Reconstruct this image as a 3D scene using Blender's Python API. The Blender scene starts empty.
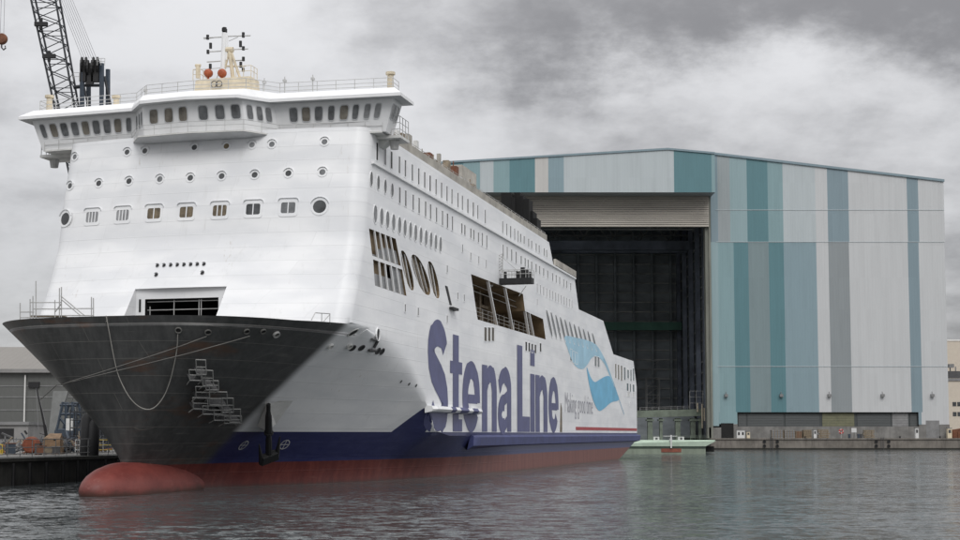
import bpy, bmesh, math, random
from mathutils import Vector, Matrix
from mathutils.bvhtree import BVHTree
from mathutils.geometry import tessellate_polygon

rnd = random.Random(7)
sc = bpy.context.scene
COL = sc.collection
PI = math.pi

# ------------------------------------------------------------------ camera
F = 1400.0            # focal length in pixels of a 960 wide frame
PITCH = math.radians(4.5)
HOR = 434.0           # picture row of the horizon
CAMZ = 5.2
CY = HOR - F * math.tan(PITCH)
cam_d = bpy.data.cameras.new('camera')
cam = bpy.data.objects.new('camera', cam_d)
COL.objects.link(cam)
cam.location = (0, 0, CAMZ)
cam.rotation_euler = (PI / 2 + PITCH, 0, 0)
cam_d.sensor_width = 36
cam_d.lens = 36 * F / 960
cam_d.shift_y = (CY - 270) / 960
cam_d.clip_start = 0.5
cam_d.clip_end = 9000
sc.camera = cam
CAM = Vector((0, 0, CAMZ))

def ray(px, py):
    r = (px - 480) / F
    u = (CY - py) / F
    return Vector((r, math.cos(PITCH) - u * math.sin(PITCH), math.sin(PITCH) + u * math.cos(PITCH)))

def at(px, py, Y):
    "point of the vertical plane at distance Y seen at a picture position"
    d = ray(px, py)
    return CAM + d * (Y / d.y)

# ------------------------------------------------------------------ materials
def new_mat(name):
    m = bpy.data.materials.new(name)
    m.use_nodes = True
    return m, m.node_tree.nodes, m.node_tree.links, m.node_tree.nodes['Principled BSDF']

def mat(name, col, rough=0.6, metal=0.0, var=0.12, scale=0.6, bump=0.0, bscale=6.0, stretch=(1, 1, 1), detail=5):
    m, N, L, b = new_mat(name)
    b.inputs['Roughness'].default_value = rough
    b.inputs['Metallic'].default_value = metal
    tc = N.new('ShaderNodeTexCoord')
    mp = N.new('ShaderNodeMapping')
    mp.inputs['Scale'].default_value = stretch
    L.new(tc.outputs['Object'], mp.inputs['Vector'])
    nz = N.new('ShaderNodeTexNoise')
    nz.inputs['Scale'].default_value = scale
    nz.inputs['Detail'].default_value = detail
    nz.inputs['Roughness'].default_value = 0.65
    L.new(mp.outputs[0], nz.inputs['Vector'])
    cr = N.new('ShaderNodeValToRGB')
    cr.color_ramp.elements[0].position = 0.3
    cr.color_ramp.elements[1].position = 0.7
    lo = [c * (1 - var) for c in col]
    hi = [min(1, c * (1 + var)) for c in col]
    cr.color_ramp.elements[0].color = (*lo, 1)
    cr.color_ramp.elements[1].color = (*hi, 1)
    L.new(nz.outputs['Fac'], cr.inputs['Fac'])
    L.new(cr.outputs['Color'], b.inputs['Base Color'])
    if bump:
        n2 = N.new('ShaderNodeTexNoise')
        n2.inputs['Scale'].default_value = bscale
        n2.inputs['Detail'].default_value = 4
        L.new(mp.outputs[0], n2.inputs['Vector'])
        bp = N.new('ShaderNodeBump')
        bp.inputs['Strength'].default_value = bump
        bp.inputs['Distance'].default_value = 0.1
        L.new(n2.outputs['Fac'], bp.inputs['Height'])
        L.new(bp.outputs[0], b.inputs['Normal'])
    return m

class NB:
    "small node builder"
    def __init__(s, N, L): s.N, s.L = N, L
    def link(s, v, sock):
        if isinstance(v, bpy.types.NodeSocket): s.L.new(v, sock)
        else: sock.default_value = v
    def m(s, op, a, b=0.0, c=None, clamp=False):
        n = s.N.new('ShaderNodeMath'); n.operation = op; n.use_clamp = clamp
        s.link(a, n.inputs[0]); s.link(b, n.inputs[1])
        if c is not None: s.link(c, n.inputs[2])
        return n.outputs[0]
    def mix(s, f, a, b, mode='MIX'):
        n = s.N.new('ShaderNodeMix'); n.data_type = 'RGBA'; n.blend_type = mode
        s.link(f, n.inputs[0]); s.link(a, n.inputs[6]); s.link(b, n.inputs[7])
        return n.outputs[2]
    def noise(s, vec, scale, detail=4, rough=0.6, stretch=None):
        if stretch:
            mp = s.N.new('ShaderNodeMapping'); mp.inputs['Scale'].default_value = stretch
            s.L.new(vec, mp.inputs['Vector']); vec = mp.outputs[0]
        n = s.N.new('ShaderNodeTexNoise'); n.inputs['Scale'].default_value = scale
        n.inputs['Detail'].default_value = detail; n.inputs['Roughness'].default_value = rough
        s.L.new(vec, n.inputs['Vector'])
        return n.outputs['Fac']
    def ramp(s, v, lo, hi, smooth=True):
        n = s.N.new('ShaderNodeMapRange')
        if smooth: n.interpolation_type = 'SMOOTHSTEP'
        n.inputs['From Min'].default_value = lo; n.inputs['From Max'].default_value = hi
        s.link(v, n.inputs['Value'])
        return n.outputs[0]

Z_RED, Z_BLUE = 2.42, 5.42
def ship_paint(name, hull=True):
    m, N, L, b = new_mat(name)
    B = NB(N, L)
    tc = N.new('ShaderNodeTexCoord'); obj = tc.outputs['Object']
    sx = N.new('ShaderNodeSeparateXYZ'); L.new(obj, sx.inputs[0])
    x, y, z = sx.outputs
    # worn white paint: plate to plate tone, vertical run marks
    pl = B.noise(obj, 0.35, 3, 0.5, (0.35, 0.35, 1.2))
    run = B.noise(obj, 1.1, 5, 0.7, (1.0, 1.0, 0.10))
    white = B.mix(B.ramp(pl, 0.35, 0.65), (0.72, 0.73, 0.745, 1), (0.82, 0.825, 0.83, 1))
    white = B.mix(B.m('MULTIPLY', B.ramp(run, 0.56, 0.78), 0.28), white, (0.50, 0.50, 0.48, 1))
    # scuffs where the tugs and staging rubbed
    sc1 = B.noise(obj, 0.8, 6, 0.75, (0.5, 0.5, 2.0))
    white = B.mix(B.m('MULTIPLY', B.ramp(sc1, 0.62, 0.8), 0.25), white, (0.42, 0.42, 0.42, 1))
    cx = N.new('ShaderNodeCombineXYZ')
    L.new(B.m('ADD', x, y), cx.inputs[0]); L.new(z, cx.inputs[1])
    br = N.new('ShaderNodeTexBrick')
    L.new(cx.outputs[0], br.inputs['Vector'])
    br.inputs['Scale'].default_value = 1.0
    br.inputs['Brick Width'].default_value = 9.0
    br.inputs['Row Height'].default_value = 1.45
    br.inputs['Mortar Size'].default_value = 0.045
    br.inputs['Mortar Smooth'].default_value = 0.6
    br.inputs['Color1'].default_value = (0, 0, 0, 1); br.inputs['Color2'].default_value = (1, 1, 1, 1)
    tone = B.m('ADD', 0.955, B.m('MULTIPLY', br.outputs['Color'], 0.05))
    tn = N.new('ShaderNodeVectorMath'); tn.operation = 'SCALE'; L.new(white, tn.inputs[0]); L.new(tone, tn.inputs['Scale'])
    white = tn.outputs[0]
    white = B.mix(B.m('MULTIPLY', br.outputs['Fac'], 0.09), white, (0.45, 0.45, 0.44, 1))
    # sparse rust weeps under fittings
    wp = B.noise(obj, 0.45, 3, 0.5, (1.0, 1.0, 0.10)); wq = B.noise(obj, 4.0, 3, 0.6, (1.0, 1.0, 0.06))
    white = B.mix(B.m('MULTIPLY', B.m('MULTIPLY', B.ramp(wp, 0.58, 0.72), B.ramp(wq, 0.56, 0.68)), 0.30), white, (0.30, 0.22, 0.14, 1))
    col = white
    if hull:
        aft_tone = B.ramp(B.m('ADD', x, B.m('MULTIPLY', sc1, 40.0)), 15.0, 110.0)     # navy and red turn lighter and paler towards the stern
        navy = B.mix(B.ramp(sc1, 0.35, 0.75), (0.013, 0.016, 0.082, 1), (0.028, 0.033, 0.11, 1))
        navy = B.mix(aft_tone, navy, (0.052, 0.060, 0.145, 1))
        red = B.mix(B.ramp(run, 0.35, 0.75), (0.085, 0.012, 0.010, 1), (0.145, 0.030, 0.022, 1))
        red = B.mix(aft_tone, red, B.mix(B.ramp(run, 0.35, 0.75), (0.13, 0.033, 0.026, 1), (0.20, 0.072, 0.055, 1)))
        scq = B.noise(obj, 0.9, 6, 0.75, (0.2, 0.2, 2.0))
        red = B.mix(B.m('MULTIPLY', B.ramp(scq, 0.58, 0.76), 0.3), red, (0.25, 0.12, 0.095, 1))
        steel = B.mix(B.ramp(run, 0.3, 0.75), (0.040, 0.041, 0.041, 1), (0.074, 0.075, 0.074, 1))
        steel = B.mix(B.m('MULTIPLY', br.outputs['Fac'], 0.5), steel, (0.14, 0.135, 0.125, 1))
        scr = B.noise(obj, 1.3, 5, 0.7, (0.15, 0.15, 2.2))
        steel = B.mix(B.m('MULTIPLY', B.ramp(scr, 0.58, 0.74), 0.5), steel, (0.15, 0.145, 0.135, 1))
        rust = B.noise(obj, 0.28, 5, 0.65, (0.4, 0.4, 1.6))
        steel = B.mix(B.m('MULTIPLY', B.ramp(rust, 0.56, 0.72), 0.65), steel, (0.10, 0.048, 0.026, 1))
        wob = B.m('MULTIPLY', B.m('SUBTRACT', B.noise(obj, 0.5, 3), 0.5), 0.25)
        xs = B.m('ADD', x, wob)
        # navy step in the paint scheme, just before the belting starts
        ztop = B.m('ADD', Z_BLUE, B.m('MULTIPLY', B.ramp(x, 18.8, 21.0, False), 2.6))
        ztop = B.m('SUBTRACT', ztop, B.m('MULTIPLY', B.ramp(x, 22.6, 23.4, False), 2.6))
        col = B.mix(B.m('LESS_THAN', z, ztop), col, navy)
        col = B.mix(B.ramp(xs, -3.3, -5.3), col, steel)      # unpainted bow section
        col = B.mix(B.m('LESS_THAN', z, Z_RED), col, red)
        wl = B.ramp(B.m('ADD', z, B.m('MULTIPLY', B.noise(obj, 1.5, 4), 0.5)), 0.75, 0.15)
        col = B.mix(B.m('MULTIPLY', wl, 0.75), col, (0.035, 0.03, 0.026, 1))   # wet weed line
    L.new(col, b.inputs['Base Color'])
    b.inputs['Roughness'].default_value = 0.42
    # plating: weld seams and slight buckling between frames
    buck = B.noise(obj, 0.9, 2, 0.5, (1.0, 1.0, 0.7))
    h = B.m('ADD', B.m('MULTIPLY', br.outputs['Fac'], 0.5), B.m('MULTIPLY', buck, 0.55))
    bp = N.new('ShaderNodeBump'); bp.inputs['Strength'].default_value = 0.35; bp.inputs['Distance'].default_value = 0.06
    L.new(h, bp.inputs['Height']); L.new(bp.outputs[0], b.inputs['Normal'])
    return m

def clad(name, col, axis='x'):
    "trapezoid sheet cladding with vertical ribs, sheet tone differences and grime"
    m, N, L, b = new_mat(name)
    B = NB(N, L)
    tc = N.new('ShaderNodeTexCoord'); obj = tc.outputs['Object']
    sx = N.new('ShaderNodeSeparateXYZ'); L.new(obj, sx.inputs[0])
    x, y, z = sx.outputs
    hx = x if axis == 'x' else y
    sheet = N.new('ShaderNodeTexWhiteNoise'); sheet.noise_dimensions = '2D'
    cx = N.new('ShaderNodeCombineXYZ')
    L.new(B.m('FLOOR', B.m('MULTIPLY', hx, 0.55)), cx.inputs[0])
    L.new(B.m('FLOOR', B.m('MULTIPLY', z, 1 / 11.0)), cx.inputs[1])
    L.new(cx.outputs[0], sheet.inputs['Vector'])
    run = B.noise(obj, 0.7, 5, 0.7, (1.0, 1.0, 0.05))
    base = B.mix(sheet.outputs['Value'], (*[c * 0.975 for c in col], 1), (*[min(1, c * 1.025) for c in col], 1))
    base = B.mix(B.m('MULTIPLY', B.ramp(run, 0.42, 0.8), 0.30), base, (*[c * 0.66 for c in col], 1))
    rib = B.m('PINGPONG', hx, 0.45)
    base = B.mix(B.m('MULTIPLY', B.ramp(rib, 0.30, 0.42), 0.10), base, (*[c * 0.7 for c in col], 1))
    L.new(base, b.inputs['Base Color'])
    b.inputs['Roughness'].default_value = 0.5
    bp = N.new('ShaderNodeBump'); bp.inputs['Strength'].default_value = 0.35; bp.inputs['Distance'].default_value = 0.06
    L.new(B.ramp(rib, 0.1, 0.4), bp.inputs['Height']); L.new(bp.outputs[0], b.inputs['Normal'])
    return m

def concrete(name, col, streak=0.5):
    m, N, L, b = new_mat(name)
    B = NB(N, L)
    tc = N.new('ShaderNodeTexCoord'); obj = tc.outputs['Object']
    n1 = B.noise(obj, 0.25, 6, 0.65)
    n2 = B.noise(obj, 0.9, 6, 0.75, (1, 1, 0.12))
    n3 = B.noise(obj, 3.0, 4, 0.6)
    c = B.mix(B.ramp(n1, 0.3, 0.7), (*[v * 0.72 for v in col], 1), (*[min(1, v * 1.2) for v in col], 1))
    c = B.mix(B.m('MULTIPLY', B.ramp(n2, 0.45, 0.75), streak), c, (*[v * 0.35 for v in col], 1))
    c = B.mix(B.m('MULTIPLY', B.ramp(n3, 0.55, 0.75), 0.3), c, (*[v * 0.6 for v in col], 1))
    L.new(c, b.inputs['Base Color'])
    b.inputs['Roughness'].default_value = 0.9
    bp = N.new('ShaderNodeBump'); bp.inputs['Strength'].default_value = 0.4; bp.inputs['Distance'].default_value = 0.05
    L.new(n3, bp.inputs['Height']); L.new(bp.outputs[0], b.inputs['Normal'])
    return m

M = {}
def bulb_paint():
    m, N, L, b = new_mat('bulb_antifouling')
    B = NB(N, L)
    tc = N.new('ShaderNodeTexCoord'); obj = tc.outputs['Object']
    sx = N.new('ShaderNodeSeparateXYZ'); L.new(obj, sx.inputs[0])
    n1 = B.noise(obj, 0.5, 5, 0.65); n2 = B.noise(obj, 1.6, 6, 0.75, (0.25, 1, 1.6)); n3 = B.noise(obj, 5.0, 4, 0.7)
    c = B.mix(B.ramp(n1, 0.3, 0.7), (0.120, 0.020, 0.016, 1), (0.185, 0.040, 0.031, 1))
    c = B.mix(B.m('MULTIPLY', B.ramp(n2, 0.56, 0.72), 0.45), c, (0.28, 0.13, 0.105, 1))
    c = B.mix(B.m('MULTIPLY', B.ramp(n3, 0.60, 0.72), 0.5), c, (0.10, 0.035, 0.022, 1))
    wl = B.ramp(B.m('ADD', sx.outputs[2], B.m('MULTIPLY', n1, 0.9)), 1.15, 0.45)
    c = B.mix(B.m('MULTIPLY', wl, 0.8), c, (0.05, 0.028, 0.02, 1))
    L.new(c, b.inputs['Base Color'])
    b.inputs['Roughness'].default_value = 0.55
    bp = N.new('ShaderNodeBump'); bp.inputs['Strength'].default_value = 0.35; bp.inputs['Distance'].default_value = 0.06
    L.new(B.m('ADD', n1, B.m('MULTIPLY', n3, 0.4)), bp.inputs['Height']); L.new(bp.outputs[0], b.inputs['Normal'])
    return m
M['hull'] = ship_paint('hull_paint', True)
M['white'] = ship_paint('white_paint', False)
M['trim'] = mat('white_trim', (0.78, 0.785, 0.79), 0.45, var=0.05, scale=0.9)
M['offwhite'] = mat('offwhite_dirty', (0.60, 0.60, 0.58), 0.6, var=0.15, scale=0.8)
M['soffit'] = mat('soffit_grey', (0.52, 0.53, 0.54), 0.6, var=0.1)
M['bulb'] = bulb_paint()
M['navy'] = mat('navy_paint', (0.05, 0.06, 0.165), 0.5, var=0.25, scale=0.5)
M['letter'] = mat('letter_blue', (0.086, 0.092, 0.195), 0.5, var=0.16, scale=0.5)
M['grey_letter'] = mat('slogan_grey', (0.33, 0.33, 0.37), 0.6, var=0.1)
M['sky_blue'] = mat('emblem_blue', (0.14, 0.42, 0.62), 0.5, var=0.15, scale=0.25)
M['pale_blue'] = mat('emblem_pale_blue', (0.33, 0.55, 0.68), 0.5, var=0.15, scale=0.25)
M['stripe_red'] = mat('stripe_red', (0.36, 0.045, 0.05), 0.5, var=0.12)
M['glass'] = mat('dark_glass', (0.05, 0.053, 0.055), 0.12, var=0.6, scale=0.9)
M['glass_mid'] = mat('grey_glass', (0.13, 0.135, 0.14), 0.2, var=0.5, scale=0.9)
M['glass_pale'] = mat('shaded_glass', (0.24, 0.245, 0.25), 0.25, var=0.35, scale=0.7)
M['glass_grey'] = mat('brown_grey_glass', (0.17, 0.155, 0.13), 0.2, var=0.5, scale=0.9)
M['glass_tan'] = mat('tan_backed_glass', (0.13, 0.10, 0.062), 0.25, var=0.6, scale=1.4)
M['port_dark'] = mat('port_dark_inside', (0.055, 0.042, 0.025), 0.4, var=0.5, scale=1.4)
M['tan_wall'] = mat('interior_primer', (0.20, 0.145, 0.085), 0.8, var=0.55, scale=0.35)
M['black'] = mat('black_steel', (0.010, 0.010, 0.011), 0.6, var=0.3)
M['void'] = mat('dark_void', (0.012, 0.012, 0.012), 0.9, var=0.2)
M['crane_dark'] = mat('crane_dark_paint', (0.022, 0.025, 0.030), 0.6, var=0.3)
M['crane_blue'] = mat('crane_blue_paint', (0.036, 0.050, 0.070), 0.55, var=0.3)
M['cable'] = mat('wire_rope', (0.25, 0.25, 0.26), 0.5, var=0.1)
M['rope_dark'] = mat('wet_rope', (0.15, 0.145, 0.135), 0.8, var=0.2)
M['rope'] = mat('mooring_rope', (0.26, 0.25, 0.23), 0.8, var=0.2)
M['galv'] = mat('galvanised_tube', (0.42, 0.42, 0.41), 0.5, 0.2, var=0.2)
M['stage_tube'] = mat('dull_tube', (0.26, 0.26, 0.25), 0.6, var=0.25)
M['rail'] = mat('railing_paint', (0.50, 0.50, 0.49), 0.5, var=0.15)
M['cream'] = mat('cream_paint', (0.62, 0.54, 0.40), 0.55, var=0.18, scale=1.2)
M['rust_orange'] = mat('faded_orange', (0.20, 0.055, 0.025), 0.7, var=0.4, scale=1.5)
M['tan_tarp'] = mat('tan_tarp', (0.20, 0.13, 0.075), 0.8, var=0.45, scale=1.2)
M['soot'] = mat('sooty_black', (0.004, 0.004, 0.004), 0.95, var=0.2)
M['orange'] = mat('orange_paint', (0.36, 0.085, 0.03), 0.5, var=0.25, scale=1.5)
M['beige'] = mat('primer_beige', (0.36, 0.34, 0.30), 0.8, var=0.3, scale=0.5)
M['clutter'] = mat('deck_clutter', (0.22, 0.18, 0.13), 0.8, var=0.5, scale=1.2)
M['rustbrown'] = mat('rust_brown', (0.16, 0.065, 0.035), 0.8, var=0.4, scale=1.5)
M['yellow'] = mat('safety_yellow', (0.50, 0.36, 0.04), 0.5, var=0.2)
M['wood'] = mat('weathered_wood', (0.20, 0.16, 0.11), 0.85, var=0.35, scale=2.0)
M['redsign'] = mat('lifebuoy_red', (0.42, 0.05, 0.04), 0.5, var=0.1)
M['signwhite'] = mat('sign_white', (0.60, 0.60, 0.59), 0.5, var=0.05)
M['darkgrey'] = mat('dark_grey_paint', (0.07, 0.07, 0.072), 0.6, var=0.25)
M['steel_rim'] = mat('bare_steel_rim', (0.13, 0.128, 0.12), 0.6, var=0.3)
M['midgrey'] = mat('mid_grey_paint', (0.20, 0.20, 0.20), 0.6, var=0.2)
M['palegreen'] = mat('pale_green_paint', (0.36, 0.45, 0.36), 0.6, var=0.15, scale=0.4)
M['greengrey'] = mat('green_grey_paint', (0.16, 0.19, 0.15), 0.7, var=0.3, scale=0.4)
M['green_girder'] = mat('green_girder_paint', (0.075, 0.18, 0.135), 0.7, var=0.3, scale=0.1)
M['gate_side'] = mat('gate_side_green', (0.20, 0.235, 0.185), 0.7, var=0.3, scale=0.4, stretch=(1, 1, .3))
M['dkgreen'] = mat('painted_shade_green', (0.028, 0.048, 0.034), 0.6, var=0.3)
M['patch_red'] = mat('red_patch', (0.20, 0.06, 0.036), 0.6, var=0.25, scale=0.8)
M['louvre'] = mat('louvre_grey', (0.055, 0.062, 0.063), 0.6, var=0.2, stretch=(0.2, 1, 6))
M['louvre_ochre'] = mat('louvre_ochre', (0.13, 0.13, 0.07), 0.6, var=0.2)
M['interior'] = mat('hall_interior', (0.24, 0.265, 0.28), 0.8, var=0.35, scale=0.08, stretch=(1, 1, 2.5))
M['int_blue'] = mat('hall_interior_blue', (0.16, 0.18, 0.22), 0.8, var=0.5, scale=0.1)
M['truss'] = mat('truss_grey', (0.34, 0.34, 0.33), 0.7, var=0.5, scale=0.08)
M['door_beige'] = mat('door_slat_beige', (0.40, 0.37, 0.325), 0.7, var=0.16, scale=0.25, stretch=(0.25, 1, 3))
M['jamb'] = mat('jamb_greenish', (0.17, 0.175, 0.15), 0.7, var=0.25, scale=0.3, stretch=(1, 1, 0.3))
M['conc'] = concrete('quay_concrete', (0.185, 0.168, 0.148), 0.7)
M['conc_dark'] = concrete('dark_quay_wall', (0.060, 0.060, 0.055), 0.7)
M['conc_pale'] = concrete('plinth_concrete', (0.20, 0.195, 0.185), 0.45)
M['weed'] = concrete('tide_weed', (0.028, 0.027, 0.022))
M['ground'] = concrete('yard_paving', (0.20, 0.195, 0.185))
M['roof_sheet'] = clad('roof_sheet_brown', (0.20, 0.185, 0.165), 'x')
M['shed_wall'] = clad('shed_wall_grey', (0.115, 0.118, 0.112), 'x')
M['prop_grey'] = mat('prop_grey', (0.20, 0.205, 0.20), 0.6, var=0.2)
M['render_cream'] = mat('render_cream', (0.55, 0.49, 0.41), 0.8, var=0.06)
M['annex_white'] = mat('dull_white', (0.24, 0.235, 0.23), 0.8, var=0.2, scale=0.4)  # dull grey-white for the annex wall and shed gutter
M['render_white'] = mat('render_white', (0.70, 0.69, 0.67), 0.8, var=0.06)
CLAD = {
    'light': clad('clad_light_grey', (0.52, 0.53, 0.535)), 'pale': clad('clad_pale_blue_grey', (0.44, 0.485, 0.50)),
    'cream': clad('clad_cream_grey', (0.50, 0.49, 0.47)),
    'bgrey': clad('clad_blue_grey', (0.205, 0.275, 0.31)), 'grey': clad('clad_mid_grey', (0.25, 0.275, 0.285)),
    'lilac': clad('clad_warm_grey', (0.30, 0.335, 0.345)), 'teal': clad('clad_teal', (0.095, 0.205, 0.23)),
    'lteal': clad('clad_light_teal', (0.215, 0.325, 0.345)), 'lblue': clad('clad_light_blue', (0.265, 0.365, 0.385)),
    'mblue': clad('clad_muted_blue', (0.22, 0.305, 0.34)), 'gteal': clad('clad_grey_teal', (0.19, 0.25, 0.262)),
}

# ------------------------------------------------------------------ mesh builder
class MB:
    def __init__(s): s.v, s.f, s.m = [], [], []
    def face(s, pts, mi=0):
        i = len(s.v); s.v += [tuple(p) for p in pts]
        s.f.append(tuple(range(i, i + len(pts)))); s.m.append(mi)
    def grid(s, rows, mi=0, skip=None, close=False):
        i = len(s.v); n = len(rows[0])
        for r in rows: s.v += [tuple(p) for p in r]
        for a in range(len(rows) - 1):
            for b in range(n if close else n - 1):
                if skip and skip(a, b): continue
                b2 = (b + 1) % n
                s.f.append((i + a * n + b, i + a * n + b2, i + (a + 1) * n + b2, i + (a + 1) * n + b)); s.m.append(mi)
    def hexa(s, p, mi=0):
        "8 corners: bottom ring then top ring"
        i = len(s.v); s.v += [tuple(q) for q in p]
        for f in ((0, 3, 2, 1), (4, 5, 6, 7), (0, 1, 5, 4), (1, 2, 6, 5), (2, 3, 7, 6), (3, 0, 4, 7)):
            s.f.append(tuple(i + k for k in f)); s.m.append(mi)
    def box(s, x0, x1, y0, y1, z0, z1, mi=0):
        s.hexa([(x0, y0, z0), (x1, y0, z0), (x1, y1, z0), (x0, y1, z0), (x0, y0, z1), (x1, y0, z1), (x1, y1, z1), (x0, y1, z1)], mi)
    def prism(s, pts, off, mi=0, caps=True):
        "polygon extruded by a vector"
        n = len(pts); i = len(s.v); off = Vector(off)
        s.v += [tuple(p) for p in pts] + [tuple(Vector(p) + off) for p in pts]
        if caps:
            s.f.append(tuple(range(i, i + n))); s.f.append(tuple(range(i + 2 * n - 1, i + n - 1, -1))); s.m += [mi, mi]
        for k in range(n):
            k2 = (k + 1) % n
            s.f.append((i + k, i + k2, i + n + k2, i + n + k)); s.m.append(mi)
    def tube(s, pts, r, n=6, mi=0):
        pts = [Vector(p) for p in pts]
        rows = []
        for k, p in enumerate(pts):
            d = (pts[min(k + 1, len(pts) - 1)] - pts[max(k - 1, 0)])
            if d.length < 1e-9: d = Vector((0, 0, 1))
            d.normalize()
            a = d.orthogonal() if abs(d.z) > 0.99 else d.cross(Vector((0, 0, 1)))
            a.normalize(); b = d.cross(a)
            rr = r[k] if isinstance(r, (list, tuple)) else r
            rows.append([p + (a * math.cos(2 * PI * q / n) + b * math.sin(2 * PI * q / n)) * rr for q in range(n)])
        s.grid(rows, mi, close=True)
        s.face(rows[0][::-1], mi); s.face(rows[-1], mi)
    def bar(s, p, q, w=0.1, mi=0): s.tube([p, q], w * 0.5, 4 if w > 0.05 else 4, mi)
    def lathe(s, prof, c, axis, n=20, mi=0):
        "profile of (along, radius) about an axis through c"
        c, axis = Vector(c), Vector(axis).normalized()
        a = axis.orthogonal().normalized(); b = axis.cross(a)
        rows = [[c + axis * h + (a * math.cos(2 * PI * q / n) + b * math.sin(2 * PI * q / n)) * r for q in range(n)] for h, r in prof]
        s.grid(rows, mi, close=True)
    def build(s, name, mats, parent=None, smooth=False, weld=True):
        me = bpy.data.meshes.new(name)
        me.from_pydata(s.v, [], s.f)
        if not isinstance(mats, (list, tuple)): mats = [mats]
        for m in mats: me.materials.append(m)
        me.polygons.foreach_set('material_index', s.m)
        bm = bmesh.new(); bm.from_mesh(me)
        if weld: bmesh.ops.remove_doubles(bm, verts=bm.verts, dist=1e-4)
        bmesh.ops.recalc_face_normals(bm, faces=bm.faces)
        if smooth:
            for f in bm.faces: f.smooth = True
            for e in bm.edges:
                if len(e.link_faces) == 2 and e.calc_face_angle(0) > math.radians(35): e.smooth = False
        bm.to_mesh(me); bm.free()
        o = bpy.data.objects.new(name, me); COL.objects.link(o)
        if parent is not None: o.parent = parent
        return o

def tag(o, label=None, cat=None, group=None, kind=None):
    if label: o['label'] = label
    if cat: o['category'] = cat
    if group: o['group'] = group
    if kind: o['kind'] = kind
    return o
def empty(name, loc=(0, 0, 0), rz=0.0, label=None, cat=None, group=None):
    o = bpy.data.objects.new(name, None); COL.objects.link(o)
    o.location = loc; o.rotation_euler = (0, 0, rz); o.empty_display_size = 0.5
    return tag(o, label, cat, group)
def interp(tab, x):
    if x <= tab[0][0]: return tab[0][1]
    for (a, p), (b, q) in zip(tab, tab[1:]):
        if x <= b: return p + (q - p) * (x - a) / (b - a)
    return tab[-1][1]
def lerp(a, b, t): return a + (b - a) * t
def clamp(x, a=0.0, b=1.0): return max(a, min(b, x))

# ------------------------------------------------------------------ ship frame: s aft, t to port, z up
FE = F / math.cos(PITCH)
AX = math.atan((846 - 480) / FE)
A = Vector((math.sin(AX), math.cos(AX), 0)); PV = Vector((math.cos(AX), -math.sin(AX), 0))
BH = 16.5
corner = Vector(((363 - 480) / FE * 133.5, 133.5, 0))
O = corner - PV * BH
ship = empty('ferry', O, PI / 2 - AX, 'huge white ferry with navy and red lower hull moored beside the shipyard hall', 'ferry')
def W(s, t, z): return (s, -t, z)                 # ship local coordinates
def to_ship(p):
    d = Vector(p) - O
    return Vector((d.dot(A), -d.dot(PV), d.z))
def dir_ship(d): return Vector((d.dot(A), -d.dot(PV), d.z))
CAM_S = to_ship(CAM)
def P(px, py, t=BH):
    "where the port plane t shows at a picture position: (s, z)"
    d = dir_ship(ray(px, py))
    k = (-t - CAM_S.y) / d.y
    q = CAM_S + d * k
    return (q.x, q.z)

# ------------------------------------------------------------------ hull
YW = [(-16, 0), (-8, .9), (0, 2.6), (10, 7.6), (20, 10.8), (36, 14.0), (60, 16.3), (70, BH), (200, BH)]
ZK = [(0, 15.3), (7.2, 13.7), (15.6, 11.4), (21.3, 8.3), (24, 5.6), (30, 5.0), (200, 5.0)]
ZB = [(-30, -3.2), (146, -3.2), (154, -0.15), (181, 4.1)]
S_END = 181.0
def s_stem(z): return interp([(-4, -15.5), (2.75, -15.7), (15.2, -20.2)], z)
def top_z(s): return 15.15 + 0.4 * clamp((s + 12) / 12)
def hb(s, z):
    "half breadth aft of the bow"
    zk = interp(ZK, s); w = interp(YW, s)
    a = w + (BH - w) * max(0.0, (z - 1.6) / (zk - 1.6)) ** 1.08
    k = interp([(0, .2), (7, 1.3), (12, 1.3), (19, .25), (23, .02)], s)     # the knuckle is rounded near the bow
    h = clamp(.5 + .5 * (BH - a) / k)
    return min(BH, lerp(BH, a, h) - k * h * (1 - h))
def hull_rows(s0):
    zb = interp(ZB, s0); zm = max(zb + 0.3, Z_RED)
    zk = max(interp(ZK, s0) if s0 > 0 else 14.0, zm + 0.4); zt = top_z(s0)
    return ([lerp(zb, zm, k / 3) for k in range(3)] + [lerp(zm, zk, k / 18) for k in range(18)] + [lerp(zk, zt, k / 8) for k in range(9)])
def bow_pt(u, z):
    s = lerp(s_stem(z), 0.0, u)
    yd = BH * (1 - (1 - u) ** 2.2) ** 0.33 if u > 0 else 0
    yw = 2.6 * u ** 1.25
    a = yw + (yd - yw) * max(0.0, (z - 1.6) / (15.3 - 1.6)) ** 1.08
    k = .19 * clamp((u - .55) / .45) + .01
    h = clamp(.5 + .5 * (yd - a) / k)
    return s, min(yd, lerp(yd, a, h) - k * h * (1 - h))
us = [(k / 26) ** 1.9 for k in range(27)]
def side_rows(sign):
    cols = []
    for u in us:
        col = []
        for z in hull_rows(lerp(-20, 0, u)):
            s, t = bow_pt(u, z); col.append(W(s, sign * t, z))
        cols.append(col)
    for s in [1.0 * k for k in range(1, 46)] + [48 + 4 * k for k in range(25)] + [146, 150, 154, 159, 165, 171, 177, S_END]:
        cols.append([W(s, sign * hb(s, z), z) for z in hull_rows(s)])
    return cols
hm = MB()
port, star = side_rows(1), side_rows(-1)
hm.grid(port); hm.grid(star)
for a in range(len(port) - 1):                          # bottom and fore deck
    hm.face([port[a][0], port[a + 1][0], star[a + 1][0], star[a][0]])
    if port[a][0][0] < 4:
        hm.face([port[a][-6], port[a + 1][-6], star[a + 1][-6], star[a][-6]])
hm.face(port[-1] + star[-1][::-1])                      # transom
hull = hm.build('hull', M['hull'], ship, smooth=True)

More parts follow.
